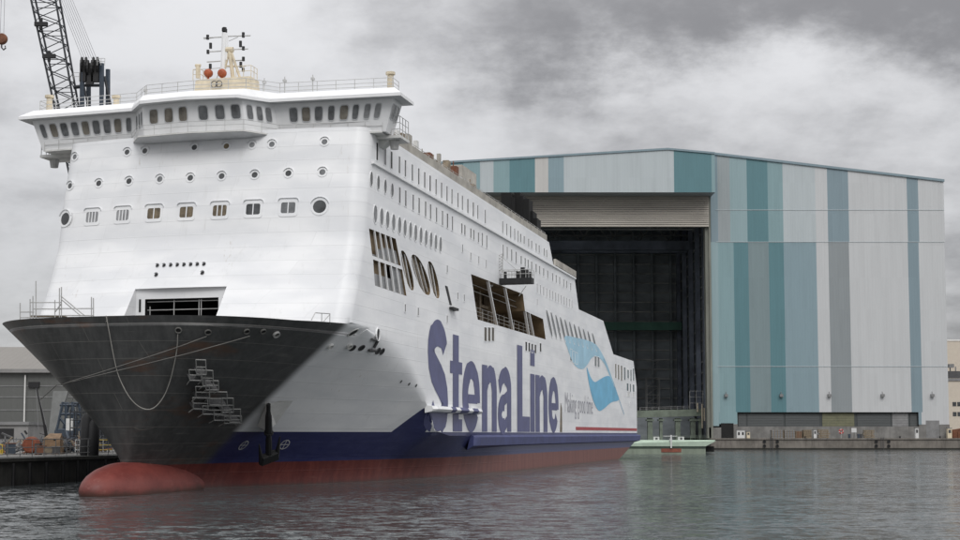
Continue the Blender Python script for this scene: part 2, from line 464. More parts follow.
def bvh_of(o):
    bm = bmesh.new(); bm.from_mesh(o.data); t = BVHTree.FromBMesh(bm); bm.free(); return t
BV_HULL = bvh_of(hull)
def hit(tree, px, py):
    "point and outward normal of a ship surface seen at a picture position"
    d = dir_ship(ray(px, py)).normalized()
    loc, nor, i, dist = tree.ray_cast(CAM_S, d)
    if loc is None: return None
    if nor.dot(d) > 0: nor = -nor
    return loc, nor

# bulbous bow
bm_ = MB()
rows = []
for k in range(37):
    w = (k / 36) ** 1.5
    s = -21.6 + 22.6 * w
    rr = math.sqrt(max(0, 1 - (1 - min(1, w / 0.30)) ** 2)) if w < 0.30 else 1.0 - 0.62 * ((w - 0.30) / 0.70) ** 2.2
    row = []
    for q in range(24):
        an = 2 * PI * q / 24
        row.append(W(s, 2.7 * rr * math.cos(an), .35 + (2.45 * rr) * math.sin(an)))
    rows.append(row)
bm_.grid(rows, close=True); bm_.face(rows[-1])
bm_.build('bulbous_bow', M['bulb'], ship, smooth=True)
# ------------------------------------------------------------------ superstructure
SC = [(14, -4.2), (16, -3.6), (20, -1.6), (24, 0), (28, .6), (35.4, 2.2)]
def e_of(z): return interp(SC, z) + 0.6
RC = 1.7
def front_s(z, t):
    "aft position of the front wall"
    sa = e_of(z); a = abs(t); fl = BH - RC
    bul = interp([(14, 3.2), (20, 1.6), (24, 1.0), (40, 1.0)], z)
    if a <= fl: return sa - RC - bul * (1 - (a / fl) ** 2)
    return sa - math.sqrt(max(0, RC * RC - (a - fl) ** 2))
Z_TOP = 35.15
def front_at(px, py, it=30):
    "(t, z) of the front wall at a picture position"
    d = dir_ship(ray(px, py)); s = 0.0
    for _ in range(it):
        k = (s - CAM_S.x) / d.x; q = CAM_S + d * k
        s = lerp(s, front_s(clamp(q.z, 14, 36), clamp(-q.y, -BH, BH)), 0.7)
    return -q.y, q.z
tL, zR1 = front_at(135, 289.5); tR = front_at(226.5, 287)[0]
zR1 = (zR1 + front_at(226, 286)[1]) / 2
zR0 = 14.2
cols_t = [BH - RC + RC * math.sin(PI / 2 * k / 8) for k in range(8, -1, -1)]
mid = [t for t in [lerp(BH - RC, -(BH - RC), k / 24) for k in range(1, 24)] if min(abs(t - tL), abs(t - tR)) > 0.35] + [tL, tR]
cols_t = cols_t + sorted(mid, reverse=True) + [-t for t in reversed(cols_t)]
zs = sorted([z for z in [lerp(14.2, Z_TOP, k / 20) for k in range(21)] if abs(z - zR1) > 0.3 and abs(z - 15.56) > .25] + [zR1, 15.35, 15.56])
fm = MB()
def shell_pt(z, t):
    s = front_s(z, t)
    if z < 15.5 and s < 0:
        st = s_stem(min(z, 15.2)); u = clamp((s - st) / (0 - st))
        lim = bow_pt(u, z)[1] - (.15 if z < 15.5 else .02)
        t = clamp(t, -lim, lim)
    return W(s, t, z)
fr = [[shell_pt(z, t) for t in cols_t] for z in zs]
def skip(a, b): return zs[a + 1] <= zR1 + 1e-6 and cols_t[b] <= tR + 1e-6 and cols_t[b + 1] >= tL - 1e-6
fm.grid(fr, skip=skip)

# port side plate with real openings
stairs_up = [P(369.0, 228.4), P(395.6, 238.8), P(400.9, 266.0), P(372.2, 255.6)]
stairs_lo = [P(373.1, 259.4), P(402.2, 269.7), P(406.5, 296.0), P(375.0, 285.6)]
big = [P(471, 274), P(523, 294), P(525, 311), P(543, 319), P(545.7, 339.5), P(477.5, 319.5)]
def raked_oval(top, bot, w, n=22):
    (s0, z0), (s1, z1) = P(*top), P(*bot)
    cs, cz, hz = (s0 + s1) / 2, (z0 + z1) / 2, (z0 - z1) / 2
    out = []
    for k in range(n):
        an = 2 * PI * k / n
        v = math.sin(an)
        out.append((cs - (s1 - s0) / 2 * v + w / 2 * math.copysign(abs(math.cos(an)) ** 0.85, math.cos(an)), cz + hz * v))
    return out
ovals = [raked_oval((402.7, 250.4), (412, 290.4), 3.0), raked_oval((414.6, 254.7), (427.3, 295), 5.0), raked_oval((429.8, 261.3), (437.5, 298.4), 3.3)]
aft_profile = [(87.0, Z_TOP), (90.3, 31.95), (108.2, 31.95), (112.0, 26.75), (137.4, 26.75), (149.2, 21.0), (176.4, 21.0), (S_END, 15.55)]
outer = [(e_of(z), z) for z in zs if z > 15.58] + aft_profile
outer = [(e_of(15.56), 15.56)] + outer
holes = [stairs_up, stairs_lo, big] + ovals
loops = [[Vector((s, z, 0)) for s, z in lp] for lp in [outer] + holes]
flat = [v for lp in loops for v in lp]
sp = MB()
def plate(t, lps, m):
    fl = [v for lp in lps for v in lp]
    i = len(m.v); m.v += [W(v.x, t, v.y) for v in fl]
    for tri in tessellate_polygon(lps): m.f.append(tuple(i + k for k in tri)); m.m.append(0)
plate(BH, loops, fm)
plate(-BH, loops[:1], fm)
for (s0, z0), (s1, z1) in zip(aft_profile, aft_profile[1:]):   # decks and aft bulkheads
    fm.face([W(s0, BH, z0), W(s1, BH, z1), W(s1, -BH, z1), W(s0, -BH, z0)])
fm.face([W(e_of(Z_TOP), BH, Z_TOP), W(87, BH, Z_TOP), W(87, -BH, Z_TOP), W(e_of(Z_TOP), -BH, Z_TOP)])
for sg in (1, -1):                                       # sill between the hull top and the side plating
    ss_ = [e_of(15.56) - .6 + .3 * k for k in range(20)]
    fm.grid([[W(s, sg * BH, 15.57) for s in ss_], [W(s, sg * ((bow_pt(clamp((s + 20.2) / 20.2), 15.5)[1] if s < 0 else hb(s, 15.5)) - .01), 15.45) for s in ss_]])
sup = fm.build('superstructure', M['white'], ship, smooth=True)
BV_SUP = bvh_of(sup)

# deck edge ledge and upper bulwark line
lg = MB()
lg.prism([W(1.9, BH, 31.55), W(1.9, BH + .28, 31.6), W(1.9, BH + .28, 31.85), W(1.9, BH, 31.9)], (106.4, 0, 0))
lg.build('deck_ledge', M['trim'], ship)
lg = MB()
lg.box(91, 108.6, -BH - .25, -BH + .1, 31.99, 33.0)
lg.box(108.3, 108.8, -BH, BH, 31.99, 33.0)
lg.build('aft_deck_bulwark', M['beige'], ship)

def framed(name, pts, t=BH, mats=('glass', 'trim'), proud=0.05, rim=0.09, parent=None):
    "window in a side plane: proud frame ring and a pane set back in it"
    cs = sum(p[0] for p in pts) / len(pts); cz = sum(p[1] for p in pts) / len(pts)
    m = MB(); n = len(pts)
    r = max(max(abs(p[0] - cs) for p in pts), 0.01), max(max(abs(p[1] - cz) for p in pts), 0.01)
    outp = [(cs + (p[0] - cs) * (1 + rim / r[0]), cz + (p[1] - cz) * (1 + rim / r[1])) for p in pts]
    for k in range(n):
        k2 = (k + 1) % n
        a, b, c, d = pts[k], pts[k2], outp[k2], outp[k]
        m.face([W(*(a[0], t + proud, a[1])), W(b[0], t + proud, b[1]), W(c[0], t + proud, c[1]), W(d[0], t + proud, d[1])], 1)
        m.face([W(c[0], t + proud, c[1]), W(d[0], t + proud, d[1]), W(d[0], t - .02, d[1]), W(c[0], t - .02, c[1])], 1)
        m.face([W(a[0], t + proud, a[1]), W(b[0], t + proud, b[1]), W(b[0], t + .012, b[1]), W(a[0], t + .012, a[1])], 1)
    m.face([W(p[0], t + .015, p[1]) for p in pts], 0)
    return m.build(name, [M[mats[0]], M[mats[1]]], parent or ship)
def rect(s, z, w, h): return [(s - w / 2, z - h / 2), (s + w / 2, z - h / 2), (s + w / 2, z + h / 2), (s - w / 2, z + h / 2)]
def oval(s, z, w, h, n=14): return [(s + w / 2 * math.cos(2 * PI * k / n), z + h / 2 * math.sin(2 * PI * k / n)) for k in range(n)]
def s_at(px): return P(px, 300)[0]

GL = ['glass', 'black', 'glass']
zA = P(376, 151)[1]; zBr = P(399, 195)[1]; zC = P(393, 222.5)[1]
rowA = [376, 384, 390.5, 398.5, 404.5, 411.5, 418, 424, 429.5, 435.5, 441, 446.5, 451.5, 457.5, 462, 467.5, 473, 477.5, 485]
for px in rowA: framed('cabin_slot_window', rect(s_at(px), zA, 0.56, 1.75), mats=(rnd.choice(GL), 'trim'))
for px in (502.5, 506.5, 510.5, 514.5, 518): framed('cabin_slot_window', rect(s_at(px), zA, 0.56, 1.6), mats=(rnd.choice(GL), 'trim'))
for px in (521, 524.5, 529, 532, 536.5, 539.5, 544.5, 547): framed('small_window', rect(s_at(px) - .3, zA, 0.7, 1.15), mats=('glass', 'trim'))
for px in (370.5, 377.5, 384.5, 391.5): framed('oval_window', oval(s_at(px), zBr + .1, 0.85, 1.45), mats=('glass', 'trim'))
for px in (399, 405, 412.5, 418.5, 425, 430, 436, 442, 447, 452): framed('cabin_slot_window', rect(s_at(px), zBr, 0.54, 1.65), mats=(rnd.choice(GL), 'trim'))
for px in (461.5, 464.5, 470.5, 473.5, 478.2): framed('small_window', rect(s_at(px), zBr, 0.6, 1.2), mats=('glass', 'trim'))
for px in (482, 486.5, 503, 507, 511.5, 516): framed('cabin_slot_window', rect(s_at(px), zBr, 0.56, 1.6), mats=(rnd.choice(GL), 'trim'))
for px in (521, 525, 528, 531.5, 536, 539.5, 543.5, 547.5, 552.5, 556, 559.5, 563.5, 566.5, 570.5): framed('small_window', rect(s_at(px), zBr, 0.75, 1.2), mats=('glass', 'trim'))
for px in (374.7, 381, 387, 393, 399, 404.5, 410, 415.2, 420.5, 425.7, 430.7, 435.5, 440.2): framed('oval_window', oval(s_at(px), zC, 1.12, 1.75), mats=('glass_mid', 'trim'), rim=.12)
for k in range(13): framed('cabin_slot_window', rect(s_at(537) + k * 2.3, zC + .25, 0.55, 1.35), mats=('glass_mid', 'trim'))
for px, py in ((462.3, 248.3), (470.5, 256.5), (478.5, 260), (486, 263.5)): framed('small_window', rect(*P(px, py), 0.4, 0.9), mats=('glass', 'trim'))
for px, py in ((447, 269), (457.5, 296), (464, 298), (418, 311.5), (447, 319), (405, 308), (537, 302), (560, 330), (630, 404)): framed('small_window', rect(*P(px, py), 0.45, 0.8), mats=('glass_mid', 'trim'))
# raked tall windows aft
for k in range(11):
    px = 547.5 + 4.55 * k
    s0 = P(px, 310 + 2.0 * k)[0]
    n = 16; pts = []
    for q in range(n):
        an = 2 * PI * q / n
        pts.append((s0 + 1.2 - 2.2 * math.sin(an) + 0.85 * math.cos(an), 22.35 - 0.03 * k + (2.0 - 0.05 * k) * math.sin(an)))
    framed('raked_oval_window', pts, mats=('glass_mid' if k % 3 else 'glass', 'trim'), rim=.16)
# square ports low on the side
for px in (485.3, 489, 492.7): framed('square_port', rect(*P(px, 334.3), 1.35, 1.75), mats=('port_dark', 'trim'))
for px, py in ((526, 346.3), (529, 347.2), (532, 348.2), (535.2, 349), (540.3, 347.5)): framed('square_port', rect(*P(px, py), 1.2, 1.25), mats=('black', 'trim'))
for px, py in ((571, 355), (573.6, 357.2), (576.4, 358.3)): framed('square_port', rect(*P(px, py), 1.9, 1.9), mats=('port_dark', 'trim'))
for px, py in ((595.5, 361.4), (598.4, 362)): framed('square_port', rect(*P(px, py), 2.3, 1.8), mats=('glass_mid', 'trim'))
# stern windows
for px, py, w, h, g in ((615.6, 371, 1.6, 2.6, 'glass_tan'), (618.4, 372.2, 1.8, 2.7, 'glass_tan'), (621.4, 373.2, 2.0, 2.8, 'glass_tan'), (624.6, 373.6, 2.2, 2.4, 'glass_mid'),
                        (628, 374, 2.0, 1.6, 'glass'), (630.8, 375.5, 1.6, 2.2, 'glass'), (633.4, 374.6, 1.8, 2.4, 'glass'),
                        (627.5, 387.3, 2.4, 1.5, 'glass'), (630.2, 387.8, 1.6, 1.5, 'glass'), (633.4, 388.4, 2.2, 1.5, 'glass'), (628.5, 394, 3.2, 1.0, 'signwhite'), (633.2, 394.6, 2.2, 1.0, 'signwhite')):
    framed('stern_window', rect(*P(px, py), w * 1.1, h * 1.1), mats=(g, 'trim'))

# real openings: recess box, mullions
def recess(name, poly, depth, matname, divs=0, fill=None, rails=None):
    m = MB(); n = len(poly)
    for k in range(n):
        a, b = poly[k], poly[(k + 1) % n]
        m.face([W(a[0], BH, a[1]), W(b[0], BH, b[1]), W(b[0], BH - depth, b[1]), W(a[0], BH - depth, a[1])])
    m.face([W(p[0], BH - depth, p[1]) for p in poly])
    o = m.build(name, M[matname], ship)
    return o
def quad_pt(q, u, v):
    (a, b, c, d) = q
    p = (lerp(a[0], b[0], u), lerp(a[1], b[1], u)); r = (lerp(d[0], c[0], u), lerp(d[1], c[1], u))
    return (lerp(p[0], r[0], v), lerp(p[1], r[1], v))
for q in (stairs_up, stairs_lo):
    r = recess('window_recess', q, .7, 'tan_wall')
    m = MB()
    for k in range(1, 5):
        a, b = quad_pt(q, k / 5, 0), quad_pt(q, k / 5, 1)
        m.prism([W(a[0] - .12, BH - .12, a[1]), W(a[0] + .12, BH - .12, a[1]), W(b[0] + .12, BH - .12, b[1]), W(b[0] - .12, BH - .12, b[1])], (0, -.15, 0))
    m.build('window_mullion', M['trim'], r)
    g = MB()
    for k in range(5):
        v0 = 0.5 if k < 3 else (0.45 if q is stairs_up else 0.0)
        if q is stairs_up and k < 2: v0 = 0.62 if k else 0.9
        g.face([W(p[0], BH - .2, p[1]) for p in (quad_pt(q, k / 5, v0), quad_pt(q, (k + 1) / 5, v0), quad_pt(q, (k + 1) / 5, 1), quad_pt(q, k / 5, 1))])
    g.build('window_blind', M['glass_pale'], r)
for ov in ovals:
    r = recess('oval_recess', ov, 1.1, 'tan_wall')
    m = MB()
    zs_ = [p[1] for p in ov]; z0, z1 = min(zs_), max(zs_)
    cs = sum(p[0] for p in ov) / len(ov); cz = (z0 + z1) / 2
    top = max(ov, key=lambda p: p[1]); bot = min(ov, key=lambda p: p[1])
    w = 3.0 if ov is not ovals[1] else 5.0
    for f in ([-.2, .2] if ov is not ovals[1] else [-.3, 0, .3]):
        k = math.sqrt(1 - (2 * f) ** 2)
        a = (lerp(cs, top[0], k) + f * w, lerp(cz, z1, k)); b = (lerp(cs, bot[0], k) + f * w, lerp(cz, z0, k))
        m.prism([W(a[0] - .07, BH - .12, a[1]), W(a[0] + .07, BH - .12, a[1]), W(b[0] + .07, BH - .12, b[1]), W(b[0] - .07, BH - .12, b[1])], (0, .1, 0))
    m.build('window_mullion', M['trim'], r)
    g = MB(); g.face([W(p[0], BH - .3, p[1]) for p in ov]); g.build('pane', M['glass_tan'], r)
r = recess('embarkation_recess', big, 5.5, 'tan_wall')
def big_mull(p, q, w=.16):
    a, b = P(*p), P(*q)
    m = MB()
    m.prism([W(a[0] - w, BH - .02, a[1]), W(a[0] + w, BH - .02, a[1]), W(b[0] + w, BH - .02, b[1]), W(b[0] - w, BH - .02, b[1])], (0, .35, 0))
    m.build('opening_pillar', M['trim'], r)
for p, q in (((489.2, 281.5), (498, 325.5)), ((506, 288), (514, 330)), ((523.6, 296.5), (529.8, 334.7)), ((530, 313), (534.5, 336.3)), ((471.8, 293), (477.8, 320))): big_mull(p, q)
m = MB()
for zz in (20.4, 20.9, 21.4, 23.4, 24.2):
    m.bar(W(43, BH - 1.2, zz), W(80, BH - 1.2, zz), .08)
for ss in range(44, 80, 3): m.bar(W(ss, BH - 1.2, 19.6), W(ss, BH - 1.2, 21.4), .07)
m.build('recess_railing', M['galv'], r)
m = MB()
for ss in (47, 53.5, 60, 66.5, 74): m.box(ss, ss + .8, -(BH - 5.2), -(BH - 4.2), 19.5, 25)
m.box(50, 52.4, -(BH - 5.45), -(BH - 5.0), 19.6, 22.2); m.box(62, 65, -(BH - 5.45), -(BH - 4.9), 19.6, 22.6); m.box(43, 82, -(BH - 5.4), -(BH - 4.6), 22.9, 23.3)
m.build('interior_stanchion', M['clutter'], r)
# dark raked slit
a, b = P(446, 286), P(450.5, 305)
m = MB(); m.prism([W(a[0] - .45, BH + .02, a[1]), W(a[0] + .45, BH + .02, a[1]), W(b[0] + .35, BH + .02, b[1]), W(b[0] - .35, BH + .02, b[1])], (0, -.05, 0))
c = P(452, 309); m.box(c[0] - 1.2, c[0] + 1.2, -BH - .5, -BH, c[1] - .15, c[1] + .15)
m.build('side_vent', M['black'], ship)
# ledge over which the lettering runs, and the belting
ldg = MB()
za, zb_ = P(450, 414)[1], P(450, 406.5)[1]
sa_, sb_ = s_at(427.5), s_at(477)
prof = [(-.4, za), (.75, za + .18), (.95, lerp(za, zb_, .5)), (.75, zb_ - .1), (-.4, zb_)]
rows = []
for k, s in enumerate([sa_, sa_ + .6, sb_ - 1.5, sb_]):
    f = (0.7, 1.15, 1.15, 0.8)[k]
    rows.append([W(s, BH + q[0] * f, q[1]) for q in prof])
ldg.grid(rows); ldg.face(rows[0]); ldg.face(rows[-1])
# navy bands where the letters cross it
for p0, p1 in ((444, 448.5), (453, 461), (465.5, 471)):
    s0, s1 = s_at(p0), s_at(p1)
    ldg.grid([[W(s, BH + q[0] * 1.15 + .015, q[1] + (.012 if j > 2 else -.012 if j < 1 else 0)) for j, q in enumerate(prof)] for s in (s0, s1)], 1)
ldg.build('side_sponson', [M['trim'], M['letter']], ship)
bl = MB()
zb0, zb1 = P(560, 443.0)[1], P(560, 435.2)[1]
prof = [(-1.2, zb0 - .5), (.55, zb0), (.7, zb1 - .2), (.55, zb1), (-.3, zb1 + .12)]
rows = []
for k, s in enumerate([s_at(471.5), s_at(476), 178, 181.6]):
    f = (0.45, 1, 1, 1)[k]
    rows.append([W(s, BH + q[0] * f, q[1]) for q in prof])
bl.grid(rows); bl.face(rows[0]); bl.face(rows[-1])
bl.build('belting', M['navy'], ship)

# ------------------------------------------------------------------ paint marks on the side (conform to the hull)
def skin(s, z, off): return W(s, hb(s, z) + off, z)
LAY = [0]
def strip(m, cen, wid, ox, oz, sx, sz, mi=0, n=6):
    "brush stroke with its own half widths laid on the hull side"
    LAY[0] += 1; off = 0.03 + 0.004 * (LAY[0] % 5)
    pts = []
    for k in range(len(cen)):
        a = Vector(cen[max(k - 1, 0)]); b = Vector(cen[min(k + 1, len(cen) - 1)])
        d = (b - a); d.normalize(); nrm = Vector((-d.y, d.x))
        wx = wid[k] if isinstance(wid, list) else wid
        c = Vector(cen[k]); pts.append((c + nrm * wx, c - nrm * wx))
    rows = [[skin(ox + lerp(l.x, r_.x, q / n) * sx, oz + lerp(l.y, r_.y, q / n) * sz, off) for q in range(n + 1)] for l, r_ in pts]
    m.grid(rows, mi)
def arc(cx, cy, rx, ry, a0, a1, n=14):
    return [(cx + rx * math.cos(math.radians(lerp(a0, a1, k / n))), cy + ry * math.sin(math.radians(lerp(a0, a1, k / n)))) for k in range(n + 1)]
def line(x0, y0, x1, y1, n=10): return [(lerp(x0, x1, k / n), lerp(y0, y1, k / n)) for k in range(n + 1)]
def letter(ch, m, s0, s1, z0, xh, cap):
    w = s1 - s0
    def st(c, wd, sz=xh): strip(m, c, wd, s0, z0, w, sz)
    if ch == 'S':
        c = arc(.5, .735, .335, .175, 12, 180, 14) + [(.18, .66), (.27, .585), (.42, .525), (.58, .47), (.74, .40), (.82, .32)] + arc(.5, .265, .335, .18, 0, -165, 14)
        wd = [.115] * 5 + [.125] * 6 + [.15] * 4 + [.15, .155, .16, .16, .16, .155] + [.15] * 4 + [.125] * 6 + [.115] * 5
        st(c, [x * 1.0 for x in wd], cap)
    elif ch == 't':
        st(line(.47, .0, .47, 1.34), .24); st(line(0, .885, 1, .885), .085); st(line(.7, .085, 1, .085), .085)
    elif ch == 'e':
        st(arc(.5, .5, .345, .39, 0, 325, 30), [.15] * 5 + [.13] * 6 + [.155] * 10 + [.13] * 5 + [.12] * 5)
        st(line(.32, .47, .84, .47), .065)
        st(line(.84, .42, .84, .52), .155)
    elif ch == 'n':
        st(line(.17, 0, .17, 1), .17)
        st([(.34, .62)] + arc(.55, .60, .27, .28, 165, 0, 14) + line(.82, .56, .82, 0, 8), [.1] * 4 + [.13] * 6 + [.165] * 15)
    elif ch == 'a':
        st([(.10, .70)] + arc(.48, .68, .32, .21, 165, 0, 14) + line(.80, .62, .80, 0, 8), [.12] * 8 + [.15] * 17)
        st(arc(.40, .27, .25, .19, 70, 290, 16), .13)
        st(line(.45, .50, .66, .56), .09); st(line(.45, .085, .66, .17), .085)
    elif ch == 'L':
        st(line(.2, 0, .2, 1), .2, cap); st(line(.4, .09, 1, .09), .09, cap)
    elif ch == 'i':
        st(line(.5, 0, .5, 1), .5); st(line(.5, 1.14, .5, 1.42), .5)
ZL = 5.5
XH = P(471, 362.3)[1] - ZL; CAPH = P(437, 323)[1] - ZL
lt = MB()
for ch, a, b in (('S', 427.5, 448.3), ('t', 450, 462), ('e', 462.3, 479.8), ('n', 481.8, 496.6), ('a', 497.3, 511.6), ('L', 516.8, 529.4), ('i', 529.9, 534.3), ('n', 535, 547), ('e', 548, 558)):
    letter(ch, lt, s_at(a), s_at(b), ZL, XH, CAPH)
lt.build('name_lettering', M['letter'], ship, weld=False)

# slogan in tall thin letters
cu = bpy.data.curves.new('slogan', 'FONT'); cu.body = 'Making good time'; cu.size = 1.0; cu.offset = -0.008; cu.resolution_u = 3
co = bpy.data.objects.new('slogan', cu); COL.objects.link(co)
bpy.context.view_layer.update()
me = bpy.data.meshes.new_from_object(co.evaluated_get(bpy.context.evaluated_depsgraph_get()))
bpy.data.objects.remove(co)
xs_ = [v.co.x for v in me.vertices]; x0, x1 = min(xs_), max(xs_)
sA, sB = s_at(564.5), s_at(592)
zbase, zcap = P(570, 412.5)[1], P(567, 391)[1]
for v in me.vertices:
    s = lerp(sA, sB, (v.co.x - x0) / (x1 - x0)); z = zbase + v.co.y / 0.72 * (zcap - zbase)
    v.co = W(s, BH + .03, z)
me.materials.append(M['grey_letter'])
so = bpy.data.objects.new('slogan_lettering', me); COL.objects.link(so); so.parent = ship

# wave emblem and red stripe
def patch(name, pix, matname, off):
    lp = [[Vector((*P(*q), 0)) for q in pix]]
    m = MB(); i = 0; m.v = [W(v.x, BH + off, v.y) for v in lp[0]]
    for tri in tessellate_polygon(lp): m.f.append(tuple(tri)); m.m.append(0)
    return m
def smooth_loop(pts, n=5):
    out = []; N_ = len(pts)
    for i in range(N_):
        p0, p1, p2, p3 = (Vector(pts[(i + k - 1) % N_]) for k in range(4))
        for q in range(n):
            t = q / n
            out.append(tuple(0.5 * ((2 * p1) + (p2 - p0) * t + (2 * p0 - 5 * p1 + 4 * p2 - p3) * t * t + (3 * p1 - p0 - 3 * p2 + p3) * t ** 3)))
    return out
up_lobe = smooth_loop([(564.5, 336.5), (568, 350), (572, 361), (577, 367.5), (582.5, 369), (587, 365), (591.5, 358), (596, 356.5), (601, 359.5), (605.5, 366), (609, 374.5), (612.5, 383.5), (613.8, 384), (610.5, 374), (606, 362), (600.5, 351), (595, 344), (586, 340), (577, 338)])
lo_lobe = smooth_loop([(586.5, 367), (589, 384), (593, 400), (598.5, 410.5), (604, 408.5), (611, 402.5), (618.5, 400), (617, 393), (613, 384), (609.5, 376.5), (605, 376.5), (599.5, 379.5), (594.5, 382), (590.5, 377)])
patch('e', up_lobe, None, .03).build('emblem_upper_wave', M['pale_blue'], ship)
patch('e', lo_lobe, None, .034).build('emblem_lower_wave', M['sky_blue'], ship)
ln = MB(); pp = [(603.5, 359), (609, 371), (614, 384), (618.5, 398), (624, 414.5)]
ln.grid([[W(P(x, y)[0] + d, BH + .04, P(x, y)[1]) for d in (-.22, .22)] for x, y in pp])
ln.build('emblem_line', M['sky_blue'], ship)
st_ = MB(); za_, zb2 = P(600, 430.4)[1], P(600, 427.4)[1]
st_.face([W(s_at(575), BH + .03, za_), W(180.6, BH + .03, za_), W(180.6, BH + .03, zb2), W(s_at(575), BH + .03, zb2)])
st_.build('red_stripe', M['stripe_red'], ship)
m = MB(); a = P(560.6, 403); b = P(562, 432)
m.prism([W(a[0] - .7, BH + .05, b[1]), W(a[0] + 1.0, BH + .05, b[1]), W(a[0] + .9, BH + .05, a[1] - .8), W(a[0], BH + .05, a[1])], (0, .08, 0))
m.build('side_door', M['glass_tan'], ship)

# ------------------------------------------------------------------ front windows
def frame_at(px, py):
    t, z = front_at(px, py)
    t = clamp(t, -BH + .05, BH - .05)
    e = 0.05
    p = Vector(W(front_s(z, t), t, z))
    du = Vector(W(front_s(z, t + e), t + e, z)) - Vector(W(front_s(z, t - e), t - e, z)); du.normalize()
    dv = Vector(W(front_s(z + e, t), t, z + e)) - Vector(W(front_s(z - e, t), t, z - e)); dv.normalize()
    n = du.cross(dv)
    if n.x > 0: n = -n
    return p, du, dv, n.normalized()
def front_window(name, px, py, pane, ring, matname, bars=0):
    p, du, dv, n = frame_at(px, py)
    m = MB()
    k = len(pane)
    A3 = [p + du * a + dv * b + n * .05 for a, b in ring]; B3 = [p + du * a + dv * b + n * .05 for a, b in pane]
    A0 = [p + du * a * 1.04 + dv * b * 1.04 - n * .06 for a, b in ring]; B0 = [p + du * a + dv * b + n * .02 for a, b in pane]
    m.grid([A0, A3, B3, B0], 1, close=True)
    m.face(B0, 0)
    w_, h_ = max(a for a, b in pane), max(b for a, b in pane)
    for q in range(bars):
        x = lerp(-w_, w_, (q + 1) / (bars + 1))
        m.prism([p + du * (x + c[0]) + dv * c[1] + n * .03 for c in ((-.05, -h_), (.05, -h_), (.05, h_), (-.05, h_))], n * .04, 1)
    # brow over the window throws its own shade
    up = [i for i in range(k) if ring[i][1] > 0.25 * h_]
    up.sort(key=lambda i: ring[i][0])
    m.grid([[p + du * ring[i][0] * 1.1 + dv * ring[i][1] * 1.1 + n * d for i in up] for d in (.0, .17)], 1)
    m.build(name, [M[matname], M['white']], ship)
def circ(r, n=18): return [(r * math.cos(2 * PI * k / n), r * math.sin(2 * PI * k / n)) for k in range(n)]
def rsq(w, h, r=.3, n=4):
    out = []
    for cx, cy, a0 in ((w - r, h - r, 0), (-w + r, h - r, 90), (-w + r, -h + r, 180), (w - r, -h + r, 270)):
        for k in range(n + 1):
            an = math.radians(a0 + 90 * k / n); out.append((cx + r * math.cos(an), cy + r * math.sin(an)))
    return out
for px, py, g in ((75, 157, 'glass_mid'), (127.3, 152.3, 'glass'), (145, 151, 'glass'), (194.5, 147.5, 'glass_mid'), (226.5, 146.3, 'glass_tan'), (252.2, 145, 'glass_pale'), (272, 144.5, 'glass_mid'), (324.6, 142, 'glass_mid')):
    front_window('porthole', px, py, circ(.29), circ(.47), g)
for px, py, g in ((70.3, 186, 'glass'), (99, 183.5, 'glass'), (129.2, 181.3, 'glass'), (160, 179.3, 'glass_mid'), (190.5, 178, 'glass'), (221.8, 176.3, 'glass'), (254.8, 175, 'glass'), (288.5, 173.5, 'glass'), (322.5, 172.3, 'glass_mid')):
    front_window('porthole', px, py, circ(.31), circ(.49), g)
for px, py, g in ((65.5, 219, 'glass'), (319.7, 206.7, 'glass')):
    front_window('large_porthole', px, py, circ(.66), circ(.88), g)
for px, py, g, b in ((92.3, 217.2, 'glass_pale', 3), (122.7, 215.3, 'glass_pale', 3), (154, 213.5, 'glass_tan', 1), (186.5, 212.2, 'glass_tan', 1), (219.8, 210.7, 'glass_tan', 2), (253.2, 209.3, 'glass', 1), (288.2, 207.8, 'glass_mid', 1)):
    front_window('lounge_window', px, py, rsq(.72, .55, .2), rsq(.95, .88, .3), g, b)
for k in range(8):
    front_window('vent_hole', 157.5 + 6.65 * k, 266 - .2 * k, circ(.19, 10), circ(.21, 10), 'black')
for px, py in ((156.3, 275.3), (202.5, 273.3)): front_window('vent_hole', px, py, circ(.21, 10), circ(.23, 10), 'black')

# mooring opening in the front wall
def fp(t, z, d=0.0): return Vector(W(front_s(z, t) + d, t, z))
m = MB()
DB = front_s(zR1, (tL + tR) / 2) + .45
bt = [tL, lerp(tL, tR, .10), lerp(tL, tR, .90), tR]
zt_in = lerp(zR0, zR1, .80)
for (ta, tb) in ((tL, tR),):
    m.face([fp(ta, zR1), fp(tb, zR1), W(DB, tb, zR1 - .1), W(DB, ta, zR1 - .1)])       # soffit
for t in (tL, tR):
    m.face([fp(t, z) for z in (zR0, lerp(zR0, zR1, .5), zR1)] + [W(DB, t, zR1 - .1), W(DB, t, zR0)])
# inner wall with the dark hole
m.face([W(DB, bt[0], zR0), W(DB, bt[1], zR0), W(DB, bt[1], zR1 - .1), W(DB, bt[0], zR1 - .1)])
m.face([W(DB, bt[2], zR0), W(DB, bt[3], zR0), W(DB, bt[3], zR1 - .1), W(DB, bt[2], zR1 - .1)])
m.face([W(DB, bt[1], zt_in), W(DB, bt[2], zt_in), W(DB, bt[2], zR1 - .1), W(DB, bt[1], zR1 - .1)])
rc = m.build('mooring_recess', M['white'], ship)
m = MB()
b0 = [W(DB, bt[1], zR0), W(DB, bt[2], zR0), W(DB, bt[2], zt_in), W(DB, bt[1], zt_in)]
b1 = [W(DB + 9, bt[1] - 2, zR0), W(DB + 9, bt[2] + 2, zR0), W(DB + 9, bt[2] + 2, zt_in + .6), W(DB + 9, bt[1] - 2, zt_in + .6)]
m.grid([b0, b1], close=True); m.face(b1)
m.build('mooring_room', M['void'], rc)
m = MB()
for z in (16.3, 17.1, 17.9): m.bar(W(DB + .3, bt[1] + .1, z), W(DB + .3, bt[2] - .1, z), .09)
